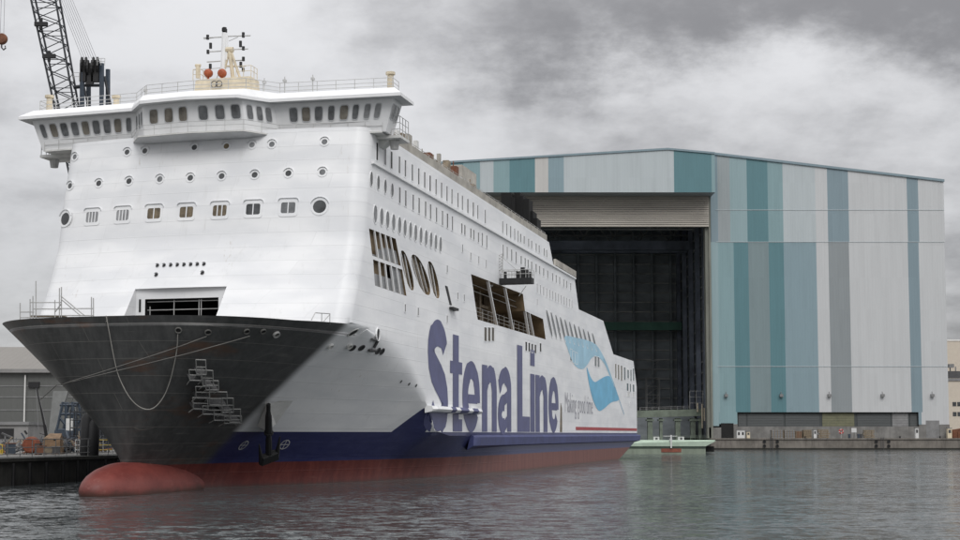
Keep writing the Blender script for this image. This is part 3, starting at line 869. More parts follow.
for f in (.05, .38, .72, .75): m.bar(W(DB + .3, lerp(bt[1], bt[2], f), zR0), W(DB + .3, lerp(bt[1], bt[2], f), zt_in - (.1 if f > .3 else .7)), .1)
for k in range(7): m.box(DB + 1 + rnd.random() * 2, DB + 2 + rnd.random() * 2, -lerp(bt[1], bt[2], .1 + .12 * k) - .3, -lerp(bt[1], bt[2], .1 + .12 * k) + .3, 14.5, 15.6 + rnd.random() * .8)
m.build('opening_rail', M['galv'], rc)
m = MB()
for f in (.045, .955):
    t = lerp(tL, tR, f); m.box(DB - .05, DB + .02, -t - .10, -t + .10, lerp(zR0, zR1, .55), lerp(zR0, zR1, .80))
m.build('recess_slot', M['black'], rc)
# bulwark seam below the front wall: rounded white corner where the front meets the hull
# ------------------------------------------------------------------ bridge
BC = -1.0      # the wheelhouse stands a little to starboard
def mirror(pts): return [(s, t + BC) for s, t in pts] + [(s, BC - t) for s, t in reversed(pts) if t > 1e-6]
half_b = [(4.4, 18.9), (2.2, 18.9), (1.6, 7.8), (-1.0, 5.5), (-1.5, 0)]
half_t = [(4.4, 19.9), (1.5, 19.9), (0.9, 7.6), (-1.7, 5.3), (-2.2, 0)]
ZB0, ZB1 = 34.75, 38.05
wb, wt = mirror(half_b), mirror(half_t)
m = MB()
def fine(pts, n=10): return [(lerp(a[0], b[0], k / n), lerp(a[1], b[1], k / n)) for a, b in zip(pts, pts[1:]) for k in range(n)] + [pts[-1]]
fb, ft = fine(wb), fine(wt)
m.grid([[W(lerp(a[0], b[0], v), lerp(a[1], b[1], v), lerp(ZB0, ZB1, v)) for a, b in zip(fb, ft)] for v in (0, .25, .5, .75, 1)])
m.face([W(s, t, ZB0) for s, t in wb]); m.face([W(s, t, ZB1) for s, t in wt])
m.face([W(4.4, 18.9 + BC, ZB0), W(4.4, BC - 18.9, ZB0), W(4.4, BC - 19.9, ZB1), W(4.4, BC + 19.9, ZB1)])
m.box(4.403, 24, -12, 12, 35.2, 37.4)
bridge = m.build('bridge', M['offwhite'], ship)
bridge.data.materials[0] = M['trim']
# sloped roof fascia
half_lo = [(4.9, 20.9), (0.6, 20.9), (0.0, 7.5), (-2.6, 5.2), (-3.1, 0)]
half_hi = [(4.5, 19.9), (1.8, 19.9), (1.2, 7.9), (-1.4, 5.5), (-1.9, 0)]
ZR_0, ZR_1 = 37.85, 39.0
rlo, rhi = mirror(half_lo), mirror(half_hi)
m = MB()
m.grid([[W(s, t, ZR_0) for s, t in rlo], [W(s, t, ZR_0 + .32) for s, t in rlo], [W(s, t, ZR_1) for s, t in rhi]])
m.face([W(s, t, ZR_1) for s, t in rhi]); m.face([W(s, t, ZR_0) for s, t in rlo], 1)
m.face([W(4.9, 20.9 + BC, ZR_0), W(4.9, BC - 20.9, ZR_0), W(4.5, BC - 19.9, ZR_1), W(4.5, BC + 19.9, ZR_1)])
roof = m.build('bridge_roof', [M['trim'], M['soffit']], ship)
# bridge windows, laid in the sloping wall
def wall_pt(seg, f, v, d):
    (s0, t0), (s1, t1) = wb[seg], wb[seg + 1]; (S0, T0), (S1, T1) = wt[seg], wt[seg + 1]
    a = Vector(W(lerp(s0, s1, f), lerp(t0, t1, f), ZB0)); b = Vector(W(lerp(S0, S1, f), lerp(T0, T1, f), ZB1))
    du = Vector(W(s1, t1, 0)) - Vector(W(s0, t0, 0)); dv = b - a
    n = du.cross(dv).normalized()
    if n.x > 0.2 or (abs(n.x) <= .2 and n.y * (-lerp(t0, t1, f)) < 0): n = -n
    return a.lerp(b, v) + n * d
def bridge_win(seg, f, w, matname):
    (s0, t0), (s1, t1) = wb[seg], wb[seg + 1]
    Ls = math.hypot(s1 - s0, t1 - t0); h = w / Ls / 2
    m = MB()
    n = 12
    loop = [(f + h * math.copysign(abs(math.cos(a)) ** .45, math.cos(a)), .60 + .205 * math.copysign(abs(math.sin(a)) ** .45, math.sin(a))) for a in [2 * PI * (k + .5) / 16 for k in range(16)]]
    big_ = [(f + (u - f) * 1.18, .60 + (v - .60) * 1.13) for u, v in loop]
    m.grid([[wall_pt(seg, u, v, -.02) for u, v in big_], [wall_pt(seg, u, v, .05) for u, v in big_], [wall_pt(seg, u, v, .05) for u, v in loop], [wall_pt(seg, u, v, .012) for u, v in loop]], 1, close=True)
    m.face([wall_pt(seg, u, v, .014) for u, v in loop])
    m.build('bridge_window', [M[matname], M['soffit']], bridge)
GB = ['glass_mid', 'glass_grey', 'glass_mid']
for k in range(9): bridge_win(6, .065 + .107 * k, .76 if 0 < k < 8 else .55, GB[k % 3])
for f, w in ((.84, .78), (.73, .8), (.62, .74), (.51, .6), (.40, .78), (.30, .56)): bridge_win(1, f, w, GB[int(f * 100) % 3])
for f in (.22, .5, .8): bridge_win(5, f, .55, 'glass_mid'); bridge_win(2, f, .62, 'glass_mid')
for f in (.14, .44, .76): bridge_win(3, f, .95, 'glass_mid')
for f in (.16, .46, .78): bridge_win(4, f, .95, 'glass_grey')
for f in (.2, .11): bridge_win(1, f, .55, 'glass_pale')
bridge_win(7, .3, .9, 'glass_mid'); bridge_win(7, .6, .9, 'glass_grey')
bridge_win(0, .35, .9, 'glass_pale'); bridge_win(0, .7, .9, 'glass_pale')
# walkway in front of the wheelhouse, wedge under the bulge
half_w = [(2.0, 18.6), (1.2, 8.1), (-2.0, 5.7), (-2.5, 0)]
ww = mirror(half_w)
m = MB()
back = [(5.0, t) for s, t in ww]
lo = [W(s, t, 34.62) for s, t in ww]; hi = [W(s, t, 34.78) for s, t in ww]
m.grid([[W(5, t, 34.62) for s, t in ww], lo, hi, [W(5, t, 34.78) for s, t in ww]])
m.build('bridge_walkway', M['offwhite'], bridge)
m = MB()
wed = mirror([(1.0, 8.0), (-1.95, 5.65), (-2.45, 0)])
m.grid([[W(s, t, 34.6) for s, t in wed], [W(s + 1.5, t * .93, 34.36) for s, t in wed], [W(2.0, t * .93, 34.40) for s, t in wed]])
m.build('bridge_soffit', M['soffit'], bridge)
def railing(m, pts, h=1.1, step=1.6, r=.045, rails=(1.0, .55)):
    pts = [Vector(p) for p in pts]
    for a, b in zip(pts, pts[1:]):
        n = max(1, round((b - a).length / step))
        for k in range(n + 1):
            p = a.lerp(b, k / n); m.tube([p, p + Vector((0, 0, h))], r, 4)
        for f in rails: m.tube([a + Vector((0, 0, h * f)), b + Vector((0, 0, h * f))], r * .8, 4)
m = MB(); railing(m, [W(s, t, 34.78) for s, t in ww], 1.0, 1.9, .03)
m.build('walkway_railing', M['rail'], bridge)
m = MB()
rr_ = mirror([(4.3, 19.5), (2.4, 19.5), (1.7, 7.9), (-.9, 5.4), (-1.4, 0)])
railing(m, [W(s, t, ZR_1) for s, t in rr_], 1.15, 2.1, .04, (1.0, .62, .3))
m.build('roof_railing', M['rail'], roof)
for s, t, h in ((3.2, 18.0, 1.9), (3.2, -19.9, 1.9), (4.0, -12.5, 1.6)):
    m = MB(); m.lathe([(0, 0.01), (0, .34), (h - .25, .30), (h - .25, .48), (h, .48), (h, .01)], W(s, t, ZR_1), (0, 0, 1), 10)
    m.build('roof_post', M['cream'], roof)
for t in (10.2, 7.2, 5.0, -8.2):
    m = MB(); m.tube([W(2.2, t, ZR_1), W(2.2, t, ZR_1 + 1.9)], .06, 5); m.box(2.0, 2.4, -t - .15, -t + .15, ZR_1 + 1.35, ZR_1 + 1.6)
    m.build('whip_antenna', M['rail'], roof)
# wing platforms below the tips
for sg in (1, -1):
    m = MB()
    def yy_(a, b): return (min(-sg * a - BC, -sg * b - BC), max(-sg * a - BC, -sg * b - BC))
    m.box(3.4, 6.4, *yy_(16.2, 20.0), 34.35, 34.62)
    m.hexa([W(4.2, sg * 16.4, 33.7), W(5.6, sg * 16.4, 33.7), W(5.6, sg * 16.7, 33.7), W(4.2, sg * 16.7, 33.7), W(4.2, sg * 16.4, 34.35), W(5.6, sg * 16.4, 34.35), W(5.6, sg * 18.6 + BC, 34.35), W(4.2, sg * 18.6 + BC, 34.35)])
    wp = m.build('wing_platform', M['offwhite'], bridge)
    m2 = MB(); railing(m2, [W(3.5, sg * 19.0 + BC, 34.62), W(3.5, sg * 19.9 + BC, 34.62), W(6.3, sg * 19.9 + BC, 34.62)], 1.9, .9, .045, (1.0, .66, .33))
    m2.build('wing_railing', M['rail'], bridge)
    m3 = MB(); m3.lathe([(0, .01), (0, .4), (.7, .5), (.9, .5), (.9, .01)], W(4.6, sg * 19.0 + BC, 33.45), (0, 0, 1), 10)
    m3.build('wing_light', M['galv'], bridge)

# mast house and mast
def RT(px, py, s):
    "point at ship station s"
    d = dir_ship(ray(px, py)); k = (s - CAM_S.x) / d.x
    q = CAM_S + d * k
    return q.copy()
MS = 5.0
base = MB()
p0, p1 = RT(193, 88, MS - 2), RT(251, 90, MS - 2); zt_ = RT(222, 77.5, MS - 2).z
yc = (p0.y + p1.y) / 2; hw = abs(p0.y - p1.y) / 2
base.hexa([(MS - 2, yc - hw, ZR_1), (MS + .4, yc - hw, ZR_1), (MS + .4, yc + hw, ZR_1), (MS - 2, yc + hw, ZR_1),
           (MS - 1.8, yc - hw * .94, zt_), (MS + .4, yc - hw * .94, zt_), (MS + .4, yc + hw * .94, zt_), (MS - 1.8, yc + hw * .94, zt_)])
mast = base.build('radar_mast', M['cream'], ship)
m = MB()
ra, rb = RT(212, 86, MS - 2.1), RT(219, 82, MS - 2.1)
for yy in (0, -.55): m.lathe([(0, .30), (.05, .38), (.1, .30)], (MS - 2.1, ra.y + yy - .2, (ra.z + rb.z) / 2), (1, 0, 0), 14)
m.build('mast_house_emblem', M['darkgrey'], mast)
m = MB()
def pole(p, q, r, mi=0):
    m.tube([RT(*p, MS), RT(*q, MS)], r, 8, mi)
pole((222.8, 78), (224.6, 33), .30); pole((226.5, 60), (226.8, 36), .16)
m.build('mast_pole', M['trim'], mast)
m = MB(); pole((224.4, 34), (224.6, 27.5), .22); m.box(MS - .3, MS + .3, RT(226, 30, MS).y, RT(223, 30, MS).y, RT(224, 32, MS).z, RT(224, 28.5, MS).z)
m.build('mast_lantern', M['black'], mast)
m = MB()
for y0, xa, xb in ((37.5, 203.5, 222), (36, 226, 250.5), (51.5, 207, 221), (49.3, 227, 248), (61.5, 207, 221), (60.5, 229, 244)):
    pole((xa, y0 + .4), (xb, y0 - .4), .07)
pole((204, 39.2), (221, 36.8), .04); pole((229, 41), (238, 37), .04); pole((216, 80), (229, 49), .06); pole((193, 70), (246, 66), .04)
m.build('mast_yard', M['rail'], mast)
for x, ya, yb in ((207.7, 35, 39.5), (210.6, 43, 48.5), (208, 50, 53.8), (210.3, 64, 69), (240.5, 41, 47), (243.3, 32.5, 37.5), (243.4, 46.5, 50.2), (243.4, 57, 61), (240.8, 62, 67.5), (243.2, 68, 71.5)):
    m = MB(); pole((x, ya), (x, yb), .16); m.build('navigation_light', M['black'], mast)
m = MB()
pole((229.5, 50.3), (222.5, 78), .12); pole((229.5, 50.3), (233, 78), .22); pole((231, 51), (240, 78), .14)
pole((226.5, 49.8), (233, 49.8), .30); pole((225, 66), (236, 66), .08)
m.build('mast_tripod', M['cream'], mast)
for x in (208.3, 222):
    m = MB(); c = RT(x, 73.2, MS - 1.2)
    m.lathe([(-.42, .01), (-.38, .26), (-.2, .42), (0, .47), (.25, .42), (.42, .22), (.44, .01)], c, (1, 0, .1), 14); m.tube([c + Vector((0, 0, -.9)), c], .12, 6)
    m.build('satellite_dome', M['orange'], mast, smooth=True)
m = MB()
for xa, xb in ((193, 200), (236, 251)):
    a_, b_ = RT(xa, 78, MS - 1.5), RT(xb, 78, MS - 1.5)
    a_.z = b_.z = zt_
    railing(m, [a_, b_, b_ + Vector((1.5, 0, 0))], 1.2, .9, .04)
pole((198, 78), (198, 66), .25); pole((195.5, 65.5), (200.5, 65.5), .16)
m.build('mast_house_railing', M['cream'], mast)

# upper deck: bulwark, clutter, casing, funnel
m = MB()
m.box(6, 86, -(BH - .12), -(BH - .3), Z_TOP + .02, Z_TOP + 1.0)
m.build('deck_screen', M['beige'], ship)
m = MB(); railing(m, [W(8, BH - .45, Z_TOP + .7), W(86, BH - .45, Z_TOP + .7)], .7, 2.5, .04, (1.0,))
m.build('deck_railing', M['rail'], ship)
for k in range(26):
    s = 9 + k * 1.45 + rnd.random(); h = .9 + rnd.random() * (1.5 if k < 20 else .6); w = .3 + rnd.random() * .6
    t = BH - 0.9 - rnd.random() * .8
    m = MB(); m.box(s, s + w * 1.4, -t - w / 2, -t + w / 2, Z_TOP, Z_TOP + .4 + h)
    if k % 3 == 0: m.tube([W(s, t, Z_TOP), W(s, t, Z_TOP + h + 1.0)], .07, 5)
    m.build('deck_fitting', M[('clutter', 'beige', 'rustbrown', 'offwhite')[k % 4]], ship)
def st_box(name, px0, px1, ytop, s, ds, matname, z0=Z_TOP, slope=0):
    a_, b_ = RT(px0, ytop, s), RT(px1, ytop, s)
    m = MB()
    m.hexa([(s, b_.y, z0), (s + ds, b_.y, z0), (s + ds, a_.y, z0), (s, a_.y, z0), (s + slope, b_.y, b_.z), (s + ds, b_.y, b_.z), (s + ds, a_.y, b_.z), (s + slope, a_.y, b_.z)])
    return m.build(name, M[matname], ship)
st_box('engine_casing', 436, 462, 164.5, 62, 8, 'beige')
m = MB(); c = RT(445, 158, 63); m.tube([(c.x, c.y, Z_TOP), c], .12, 6); m.box(c.x - .2, c.x + .2, c.y - .9, c.y + .9, c.z - 1.6, c.z - 1.4)
m.build('casing_mast', M['trim'], ship)
fn = MB()
def fbox(px0, px1, ytop, s, ds):
    a_, b_ = RT(px0, ytop, s), RT(px1, ytop, s)
    fn.box(s, s + ds, b_.y, a_.y, 31.96, b_.z)
fbox(501, 511, 192.5, 95, 3); fbox(511.2, 514, 197, 95, 3); fbox(514.2, 520, 192.3, 96, 3); fbox(520.2, 523, 195.5, 96, 3); fbox(523.2, 529, 199, 96, 3); fbox(529.2, 533, 211, 97, 3); fbox(533.2, 537, 218, 97, 3)
fn.build('funnel', M['soot'], ship)

# ------------------------------------------------------------------ bow details on the hull
def disc_on(name, px, py, rx, ry, matname, tree=BV_HULL, depth=.06, rim=None, ang=0, parent=None):
    h_ = hit(tree, px, py)
    if not h_: return None
    p, n = h_
    up = Vector((0, 0, 1)); u = up.cross(n).normalized(); v = n.cross(u)
    u, v = u * math.cos(ang) + v * math.sin(ang), v * math.cos(ang) - u * math.sin(ang)
    m = MB(); k = 16
    lo = [p + u * rx * math.cos(2 * PI * q / k) + v * ry * math.sin(2 * PI * q / k) for q in range(k)]
    if rim:
        m.grid([[q_ * 1.0 + (q_ - p) * .35 - n * .03 for q_ in lo], [q_ + (q_ - p) * .3 + n * depth for q_ in lo], [q_ + n * depth for q_ in lo], [q_ + n * .02 for q_ in lo]], 1, close=True)
    m.face([q_ + n * .03 for q_ in lo])
    return m.build(name, [M[matname], M[rim or matname]], parent or ship)
framed('mooring_port', oval(*P(377.5, 334.5), .95, 1.15), mats=('black', 'trim'), proud=.12)
disc_on('bow_port', 353, 332.5, .62, .38, 'black', rim='offwhite', ang=.5)
for px, py in ((330, 346), (349, 346), (276, 334)): disc_on('fairlead', px, py, .27, .25, 'offwhite' if px > 300 else 'steel_rim', depth=.2, rim='offwhite' if px > 300 else 'galv')
for px, py in ((178.5, 330), (208, 332), (246.5, 331), (263, 331)): disc_on('fairlead', px, py, .22, .2, 'black', depth=.15, rim='steel_rim')
for px, py in ((352.5, 348), (361.5, 347.8), (378, 351), (382, 351.5)): disc_on('hull_port', px, py, .34, .3, 'black', rim='darkgrey')
m = MB()
for a_, b_ in (((368, 349.5), (375, 350)), ((373, 347), (377, 339.5)), ((371, 338.5), (377, 340))):
    pa, na = hit(BV_HULL, *a_); pb, nb = hit(BV_HULL, *b_)
    m.tube([pa + na * .15, pb + nb * .15], .16, 5)
m.build('hull_bracket', M['darkgrey'], ship)
for px, py in ((401, 381.5), (409, 384), (416, 385.5)): disc_on('hull_port', px, py, .16, .2, 'glass_mid')
# thruster marks: ring with a cross on the navy
def thruster(px, py):
    p, n = hit(BV_HULL, px, py)
    u = Vector((0, 0, 1)).cross(n).normalized(); v = n.cross(u)
    m = MB(); k = 18
    def ringo(c, r0, r1):
        m.grid([[c + (u * math.cos(2 * PI * q / k) + v * math.sin(2 * PI * q / k)) * r + n * .05 for q in range(k)] for r in (r0, r1)], close=True)
    def line_(a, b, w=.035):
        d = (b - a).normalized(); s_ = d.cross(n)
        m.face([a + s_ * w + n * .045, b + s_ * w + n * .045, b - s_ * w + n * .045, a - s_ * w + n * .045])
    ringo(p, .52, .60)
    line_(p - u * .5, p + u * .5); line_(p - v * .5, p + v * .5)
    m.build('thruster_mark', M['signwhite'], ship, weld=False)
thruster(243.3, 445); thruster(284.5, 444.3)
# anchor in its pocket
pa, na = hit(BV_HULL, 266, 401)
pb, nb = hit(BV_HULL, 266, 432)
u = Vector((0, 0, 1)).cross(na).normalized()
m = MB()
top_o = pa + na * .25
out = Vector((pa.x, pa.y, 0)) - Vector((pb.x, pb.y, 0)); 
A0_, A1_ = pa - u * .3, pa + u * 2.0 + na * .02
if (A1_ - pa).x < 0: pass
q0 = hit(BV_HULL, 257, 426)[0]; q1 = hit(BV_HULL, 276, 424)[0]; qe = hit(BV_HULL, 293, 401)[0]
low = pb + Vector((top_o.x - pb.x, top_o.y - pb.y, 0)) * .55
m.face([top_o, qe, q1, low], 0); m.face([top_o, low, q0], 0); m.face([low, q1, pb], 0); m.face([low, pb, q0], 0); m.face([top_o, q0, pa, qe], 0)
m.build('anchor_pocket', M['offwhite'], ship)
m = MB()
t0_ = top_o + na * .15
foot = hit(BV_HULL, 267, 456)[0] + nb * .6
foot = Vector((lerp(foot.x, t0_.x, .5), lerp(foot.y, t0_.y, .5), foot.z))
def along(f): return t0_.lerp(foot, f)
m.tube([along(0), along(.12), along(.2), along(.48), along(.52), along(.62), along(1)], [.2, .2, .3, .36, .22, .30, .34], 8)
m.lathe([(-.1, .01), (-.1, .45), (.1, .45), (.1, .01)], along(.5), (t0_ - foot), 10)
dn = (foot - t0_).normalized()
uu = dn.cross(nb).normalized(); 
m.hexa([foot + uu * -.95 + nb * .3, foot + uu * .95 + nb * .3, foot + uu * .95 - nb * .25, foot - uu * .95 - nb * .25,
        foot + uu * -.8 + nb * .4 - dn * .9, foot + uu * .8 + nb * .4 - dn * .9, foot + uu * .8 - nb * .2 - dn * .9, foot - uu * .8 - nb * .2 - dn * .9])
for sg in (1, -1):
    m.tube([foot + uu * sg * .8, foot + uu * sg * .95 - dn * 1.2 + nb * .1, foot + uu * sg * 1.15 - dn * 2.6 + nb * .15], [.28, .2, .05], 6)
m.build('anchor', M['black'], ship)
# rail on the fore deck port side
m = MB(); a_, b_ = hit(BV_HULL, 309, 321.5)[0], hit(BV_HULL, 327.5, 322.5)[0]
a_ = a_ + Vector((.6, 0, -.1)); b_ = b_ + Vector((.6, 0, -.1)); a2 = a_.lerp(b_, .2)
m.tube([a_ + Vector((0, 0, .3)), a2 + Vector((0, 0, .95)), b_ + Vector((0, 0, .95)), b_], .05, 5)
m.tube([a_.lerp(b_, .55), a_.lerp(b_, .55) + Vector((0, 0, .95))], .04, 5); m.tube([a_.lerp(b_, .55), b_ + Vector((0, 0, .9))], .04, 5)
m.build('deck_rail', M['galv'], ship)

def sw(p):
    "ship local to world"
    return O + A * p[0] - PV * p[1] + Vector((0, 0, p[2]))

# ------------------------------------------------------------------ temporary yard gear on the ship
# staging hung on the dark bow
stg = empty('bow_staging', sw(hit(BV_HULL, 210, 395)[0]), 0, 'stepped bracket staging of thin tubes hanging on the unpainted dark bow', 'scaffold')
fr_ = MB(); pk = MB()
steps = [(200, 359, 209, 373), (193, 369, 204, 379), (205, 369, 215, 384), (208, 379, 220, 388), (198, 385, 211, 396), (211, 390, 228, 403), (195, 396, 209, 407), (223, 396, 234, 410), (204, 404, 223, 412), (215, 408, 231, 418), (230, 407, 241, 420), (225, 414, 242, 421)]
for x0_, y0_, x1_, y1_ in [(a - 6, b - 5, c - 6, d - 5) for a, b, c, d in steps]:
    c = []
    for q in ((x0_, y0_), (x1_, y0_), (x1_, y1_), (x0_, y1_)):
        h_ = hit(BV_HULL, *q); c.append(sw(h_[0] + h_[1] * .9) - stg.location)
    base_ = [sum((Vector(c[i]) for i in (2, 3)), Vector()) / 2]
    for i in range(4): fr_.tube([c[i], c[(i + 1) % 4]], .045, 5)
    fr_.tube([c[0].lerp(c[3], .5), c[1].lerp(c[2], .5)], .045, 5)
    inn = [sw(hit(BV_HULL, q[0], q[1])[0]) - stg.location for q in ((x1_, y1_), (x0_, y1_))]
    pk.prism([c[2], c[3], inn[1], inn[0]], (0, 0, -.08))
    fr_.tube([inn[1] + Vector((0, 0, -.9)), c[3]], .05, 5); fr_.tube([inn[0] + Vector((0, 0, -.9)), c[2]], .05, 5)
fr_.build('tube_frame', M['stage_tube'], stg); pk.build('plank', M['darkgrey'], stg)
for py in (371, 375.5, 379, 388, 392, 398, 402):
    pass
# scaffold standing on the starboard side of the fore deck
scf = empty('deck_scaffold', sw(Vector(W(-9, -11, 14.4))), 0, 'thin scaffold tubes standing on the fore deck at the left edge of the bow', 'scaffold')
SX = -11.0
def SP(px, py): return sw(RT(px, py, SX)) - scf.location
m = MB()
for px, y0_ in ((20.2, 303), (30.2, 299), (33, 296), (36, 281), (55, 300), (59.5, 288), (61.5, 287), (91.5, 297), (93.5, 298)):
    m.tube([SP(px, 325), SP(px, y0_)], .055, 5)
for x0_, x1_, yy in ((20, 34, 312), (20, 34, 317.5), (30, 61, 302.5), (34, 61, 309), (59, 93, 308.5), (30, 93, 315.5)):
    m.tube([SP(x0_, yy), SP(x1_, yy)], .05, 5)
for a_, b_ in (((61, 296), (84, 315)), ((61, 299), (80, 315)), ((61, 304), (55, 312))): m.tube([SP(*a_), SP(*b_)], .06, 5)
m.build('tube_frame', M['galv'], scf)
m = MB(); pts = [SP(30, 316), SP(62, 315.6)]
m.prism([pts[0], pts[1], pts[1] + A * .9, pts[0] + A * .9], (0, 0, -.08)); m.build('plank', M['wood'], scf)
# cradle at the opening amidships
pc = P(499, 283.5)
cr_ = empty('access_cradle', sw(Vector(W(pc[0], BH, pc[1]))), 0, 'dark railed work cradle hanging out from the large side opening of the ferry', 'work platform')
s0 = pc[0]
def CP(px, py, ds=0): return sw(RT(px, py, s0 + ds)) - cr_.location
m = MB()
c0, c1 = CP(498, 284), CP(531.5, 283)
m.hexa([c0, c1, c1 + A * 1.6, c0 + A * 1.6] + [q + Vector((0, 0, .75)) for q in (c0, c1, c1 + A * 1.6, c0 + A * 1.6)])
m.build('platform_deck', M['black'], cr_)
m = MB()
for ds in (0, 1.6):
    o_ = A * ds
    c0, c1 = CP(498, 278.5) + o_, CP(531.5, 277.5) + o_
    for f in (0, .17, .33, .5, .67, .83, 1): m.tube([c0.lerp(c1, f), c0.lerp(c1, f) + Vector((0, 0, 1.1))], .04, 5)
    for h in (.55, 1.1): m.tube([c0 + Vector((0, 0, h)), c1 + Vector((0, 0, h))], .04, 5)
m.build('guard_rail', M['galv'], cr_)
m = MB()
for px in (495.3, 502.5): m.tube([CP(px, 273), CP(px, 253.5)], .07, 5)
for k in range(6):
    m.tube([CP(495.3, 272 - 3 * k), CP(502.5, 269 - 3 * k)], .04, 5); m.tube([CP(495.3, 269 - 3 * k), CP(502.5, 272 - 3 * k)], .04, 5)
m.tube([CP(503, 258), CP(519, 272)], .035, 5)
m.build('hanger_frame', M['galv'], cr_)
m = MB(); m.tube([CP(490.5, 286), CP(498, 275)], .3, 5); m.build('support_arm', M['trim'], cr_)
m = MB(); m.tube([CP(519, 296), CP(526, 286)], .06, 5); m.build('brace', M['galv'], cr_)
m = MB()
for px, w, h in ((516, 3, 1.0), (520.5, 3.5, 1.5), (525, 2.5, 1.2), (529, 2, .9), (503.5, 2.2, .9)):
    a_, b_ = CP(px, 278.4, .5), CP(px + w, 278.4, .5); m = MB()
    m.hexa([a_, b_, b_ + A * .7, a_ + A * .7] + [q + Vector((0, 0, h)) for q in (a_, b_, b_ + A * .7, a_ + A * .7)])
    m.build('winch_gear', M['black'], cr_)

# ------------------------------------------------------------------ mooring lines
def catenary(a, b, sag, n=18): return [a.lerp(b, k / n) - Vector((0, 0, 4 * sag * (k / n) * (1 - k / n))) for k in range(n + 1)]
def rope(name, pts, r, label, group=None, matname='rope'):
    m = MB(); m.tube(pts, r, 5); o = m.build(name, M[matname], None, smooth=True)
    return tag(o, label, 'rope', group)
stem_top = sw(hit(BV_HULL, 108, 318)[0])
hp = hit(BV_HULL, 178, 333); fl1 = sw(hp[0] + hp[1] * .3)
hs = hit(BV_HULL, 108, 318); st0 = sw(hs[0] + hs[1] * .35)
pts = []
for x, y in ((108.5, 316), (111, 330), (115, 352), (119, 370), (124, 383), (131, 396), (139, 404.5), (147, 407.5), (155, 404.5), (163, 394), (169, 380), (173.5, 365), (177, 347), (178.3, 333)):
    h_ = hit(BV_HULL, x, max(y, 319)); q = h_[0] + h_[1] * .35
    lerp_t = clamp((y - 330) / 70)
    pts.append(sw(q) if y > 318 else st0 + Vector((0, 0, .3)))
pts = [q for k in range(len(pts) - 1) for q in [Vector(0.5 * ((2 * pts[k]) + (pts[k + 1] - pts[max(k - 1, 0)]) * t + (2 * pts[max(k - 1, 0)] - 5 * pts[k] + 4 * pts[k + 1] - pts[min(k + 2, len(pts) - 1)]) * t * t + (3 * pts[k] - pts[max(k - 1, 0)] - 3 * pts[k + 1] + pts[min(k + 2, len(pts) - 1)]) * t ** 3)) for t in (0, .25, .5, .75)]] + [pts[-1]]
rope('mooring_line', pts, .045, 'slack pale rope hanging in a deep loop on the dark bow', None)
quay_p = Vector((-46.5, 158, 3.6))
h_ = hit(BV_HULL, 108, 320)
rope('mooring_line', catenary(sw(h_[0] + h_[1] * .3), at(68, 405, 152), 1.0), .03, 'thin rope running steeply down from the bow tip to the quay')
for (x, y), sg_, lab in (((248, 333), .8, 'taut mooring rope crossing the dark bow, the upper of two ending near the white front'), ((206, 334), .4, 'taut mooring rope crossing the dark bow, the lower of two ending below the mooring opening')):
    h_ = hit(BV_HULL, x, y)
    a_ = sw(h_[0] + h_[1] * .35)
    mid_ = []
    q0_, q1_ = (66, 382), (x, y)
    # from the fairlead round the flare to the bollard ashore
    pl_ = []
    for k in range(15):
        f = k / 14; xx, yy = lerp(x, 64, f), lerp(y, 382.5, f) + 2.0 * math.sin(PI * f)
        hh = hit(BV_HULL, xx, yy)
        pl_.append(sw(hh[0] + hh[1] * .4))
    pl_.append(at(57, 385, 150)); pl_.append(at(40, 400, 168))
    rope('mooring_line', pl_, .04, lab, None, 'rope_dark')

# ------------------------------------------------------------------ water
def water_mat():
    m, N, L, b = new_mat('harbour_water')
    B = NB(N, L)
    tc = N.new('ShaderNodeTexCoord'); obj = tc.outputs['Object']
    def slopes(scale, stretch, detail, rough):
        mp = N.new('ShaderNodeMapping'); mp.inputs['Scale'].default_value = stretch
        L.new(obj, mp.inputs['Vector'])
        n = N.new('ShaderNodeTexNoise'); n.inputs['Scale'].default_value = scale
        n.inputs['Detail'].default_value = detail; n.inputs['Roughness'].default_value = rough
        L.new(mp.outputs[0], n.inputs['Vector'])
        v = N.new('ShaderNodeVectorMath'); v.operation = 'SUBTRACT'; v.inputs[1].default_value = (.5, .5, .5)
        L.new(n.outputs['Color'], v.inputs[0])
        return v.outputs[0]
    def scaled(v, k):
        n = N.new('ShaderNodeVectorMath'); n.operation = 'SCALE'
        L.new(v, n.inputs[0]); B.link(k, n.inputs['Scale']); return n.outputs[0]
    def add(a, c):
        n = N.new('ShaderNodeVectorMath'); n.operation = 'ADD'; L.new(a, n.inputs[0]); L.new(c, n.inputs[1]); return n.outputs[0]
    gust = B.ramp(B.noise(obj, 0.022, 4, 0.6, (0.5, 1.0, 1)), 0.34, 0.66)
    rip = slopes(1.25, (0.62, 1.0, 1), 6, 0.70)        # wind ripples about a metre long
    swell = slopes(0.13, (0.6, 1.0, 1), 3, 0.5)
    fine_ = slopes(4.2, (0.7, 1.0, 1), 3, 0.6)
    tot = add(add(scaled(rip, B.m('ADD', 0.70, B.m('MULTIPLY', gust, 1.25))), scaled(swell, 0.24)), scaled(fine_, 0.55))
    sep = N.new('ShaderNodeSeparateXYZ'); L.new(tot, sep.inputs[0])
    cmb = N.new('ShaderNodeCombineXYZ'); L.new(sep.outputs[0], cmb.inputs[0]); L.new(sep.outputs[1], cmb.inputs[1]); cmb.inputs[2].default_value = 1.0
    nn_ = N.new('ShaderNodeVectorMath'); nn_.operation = 'NORMALIZE'; L.new(cmb.outputs[0], nn_.inputs[0])
    L.new(nn_.outputs[0], b.inputs['Normal'])
    b.inputs['Base Color'].default_value = (0.076, 0.086, 0.088, 1)
    b.inputs['Roughness'].default_value = 0.07
    b.inputs['IOR'].default_value = 1.333
    return m
M['water'] = water_mat()
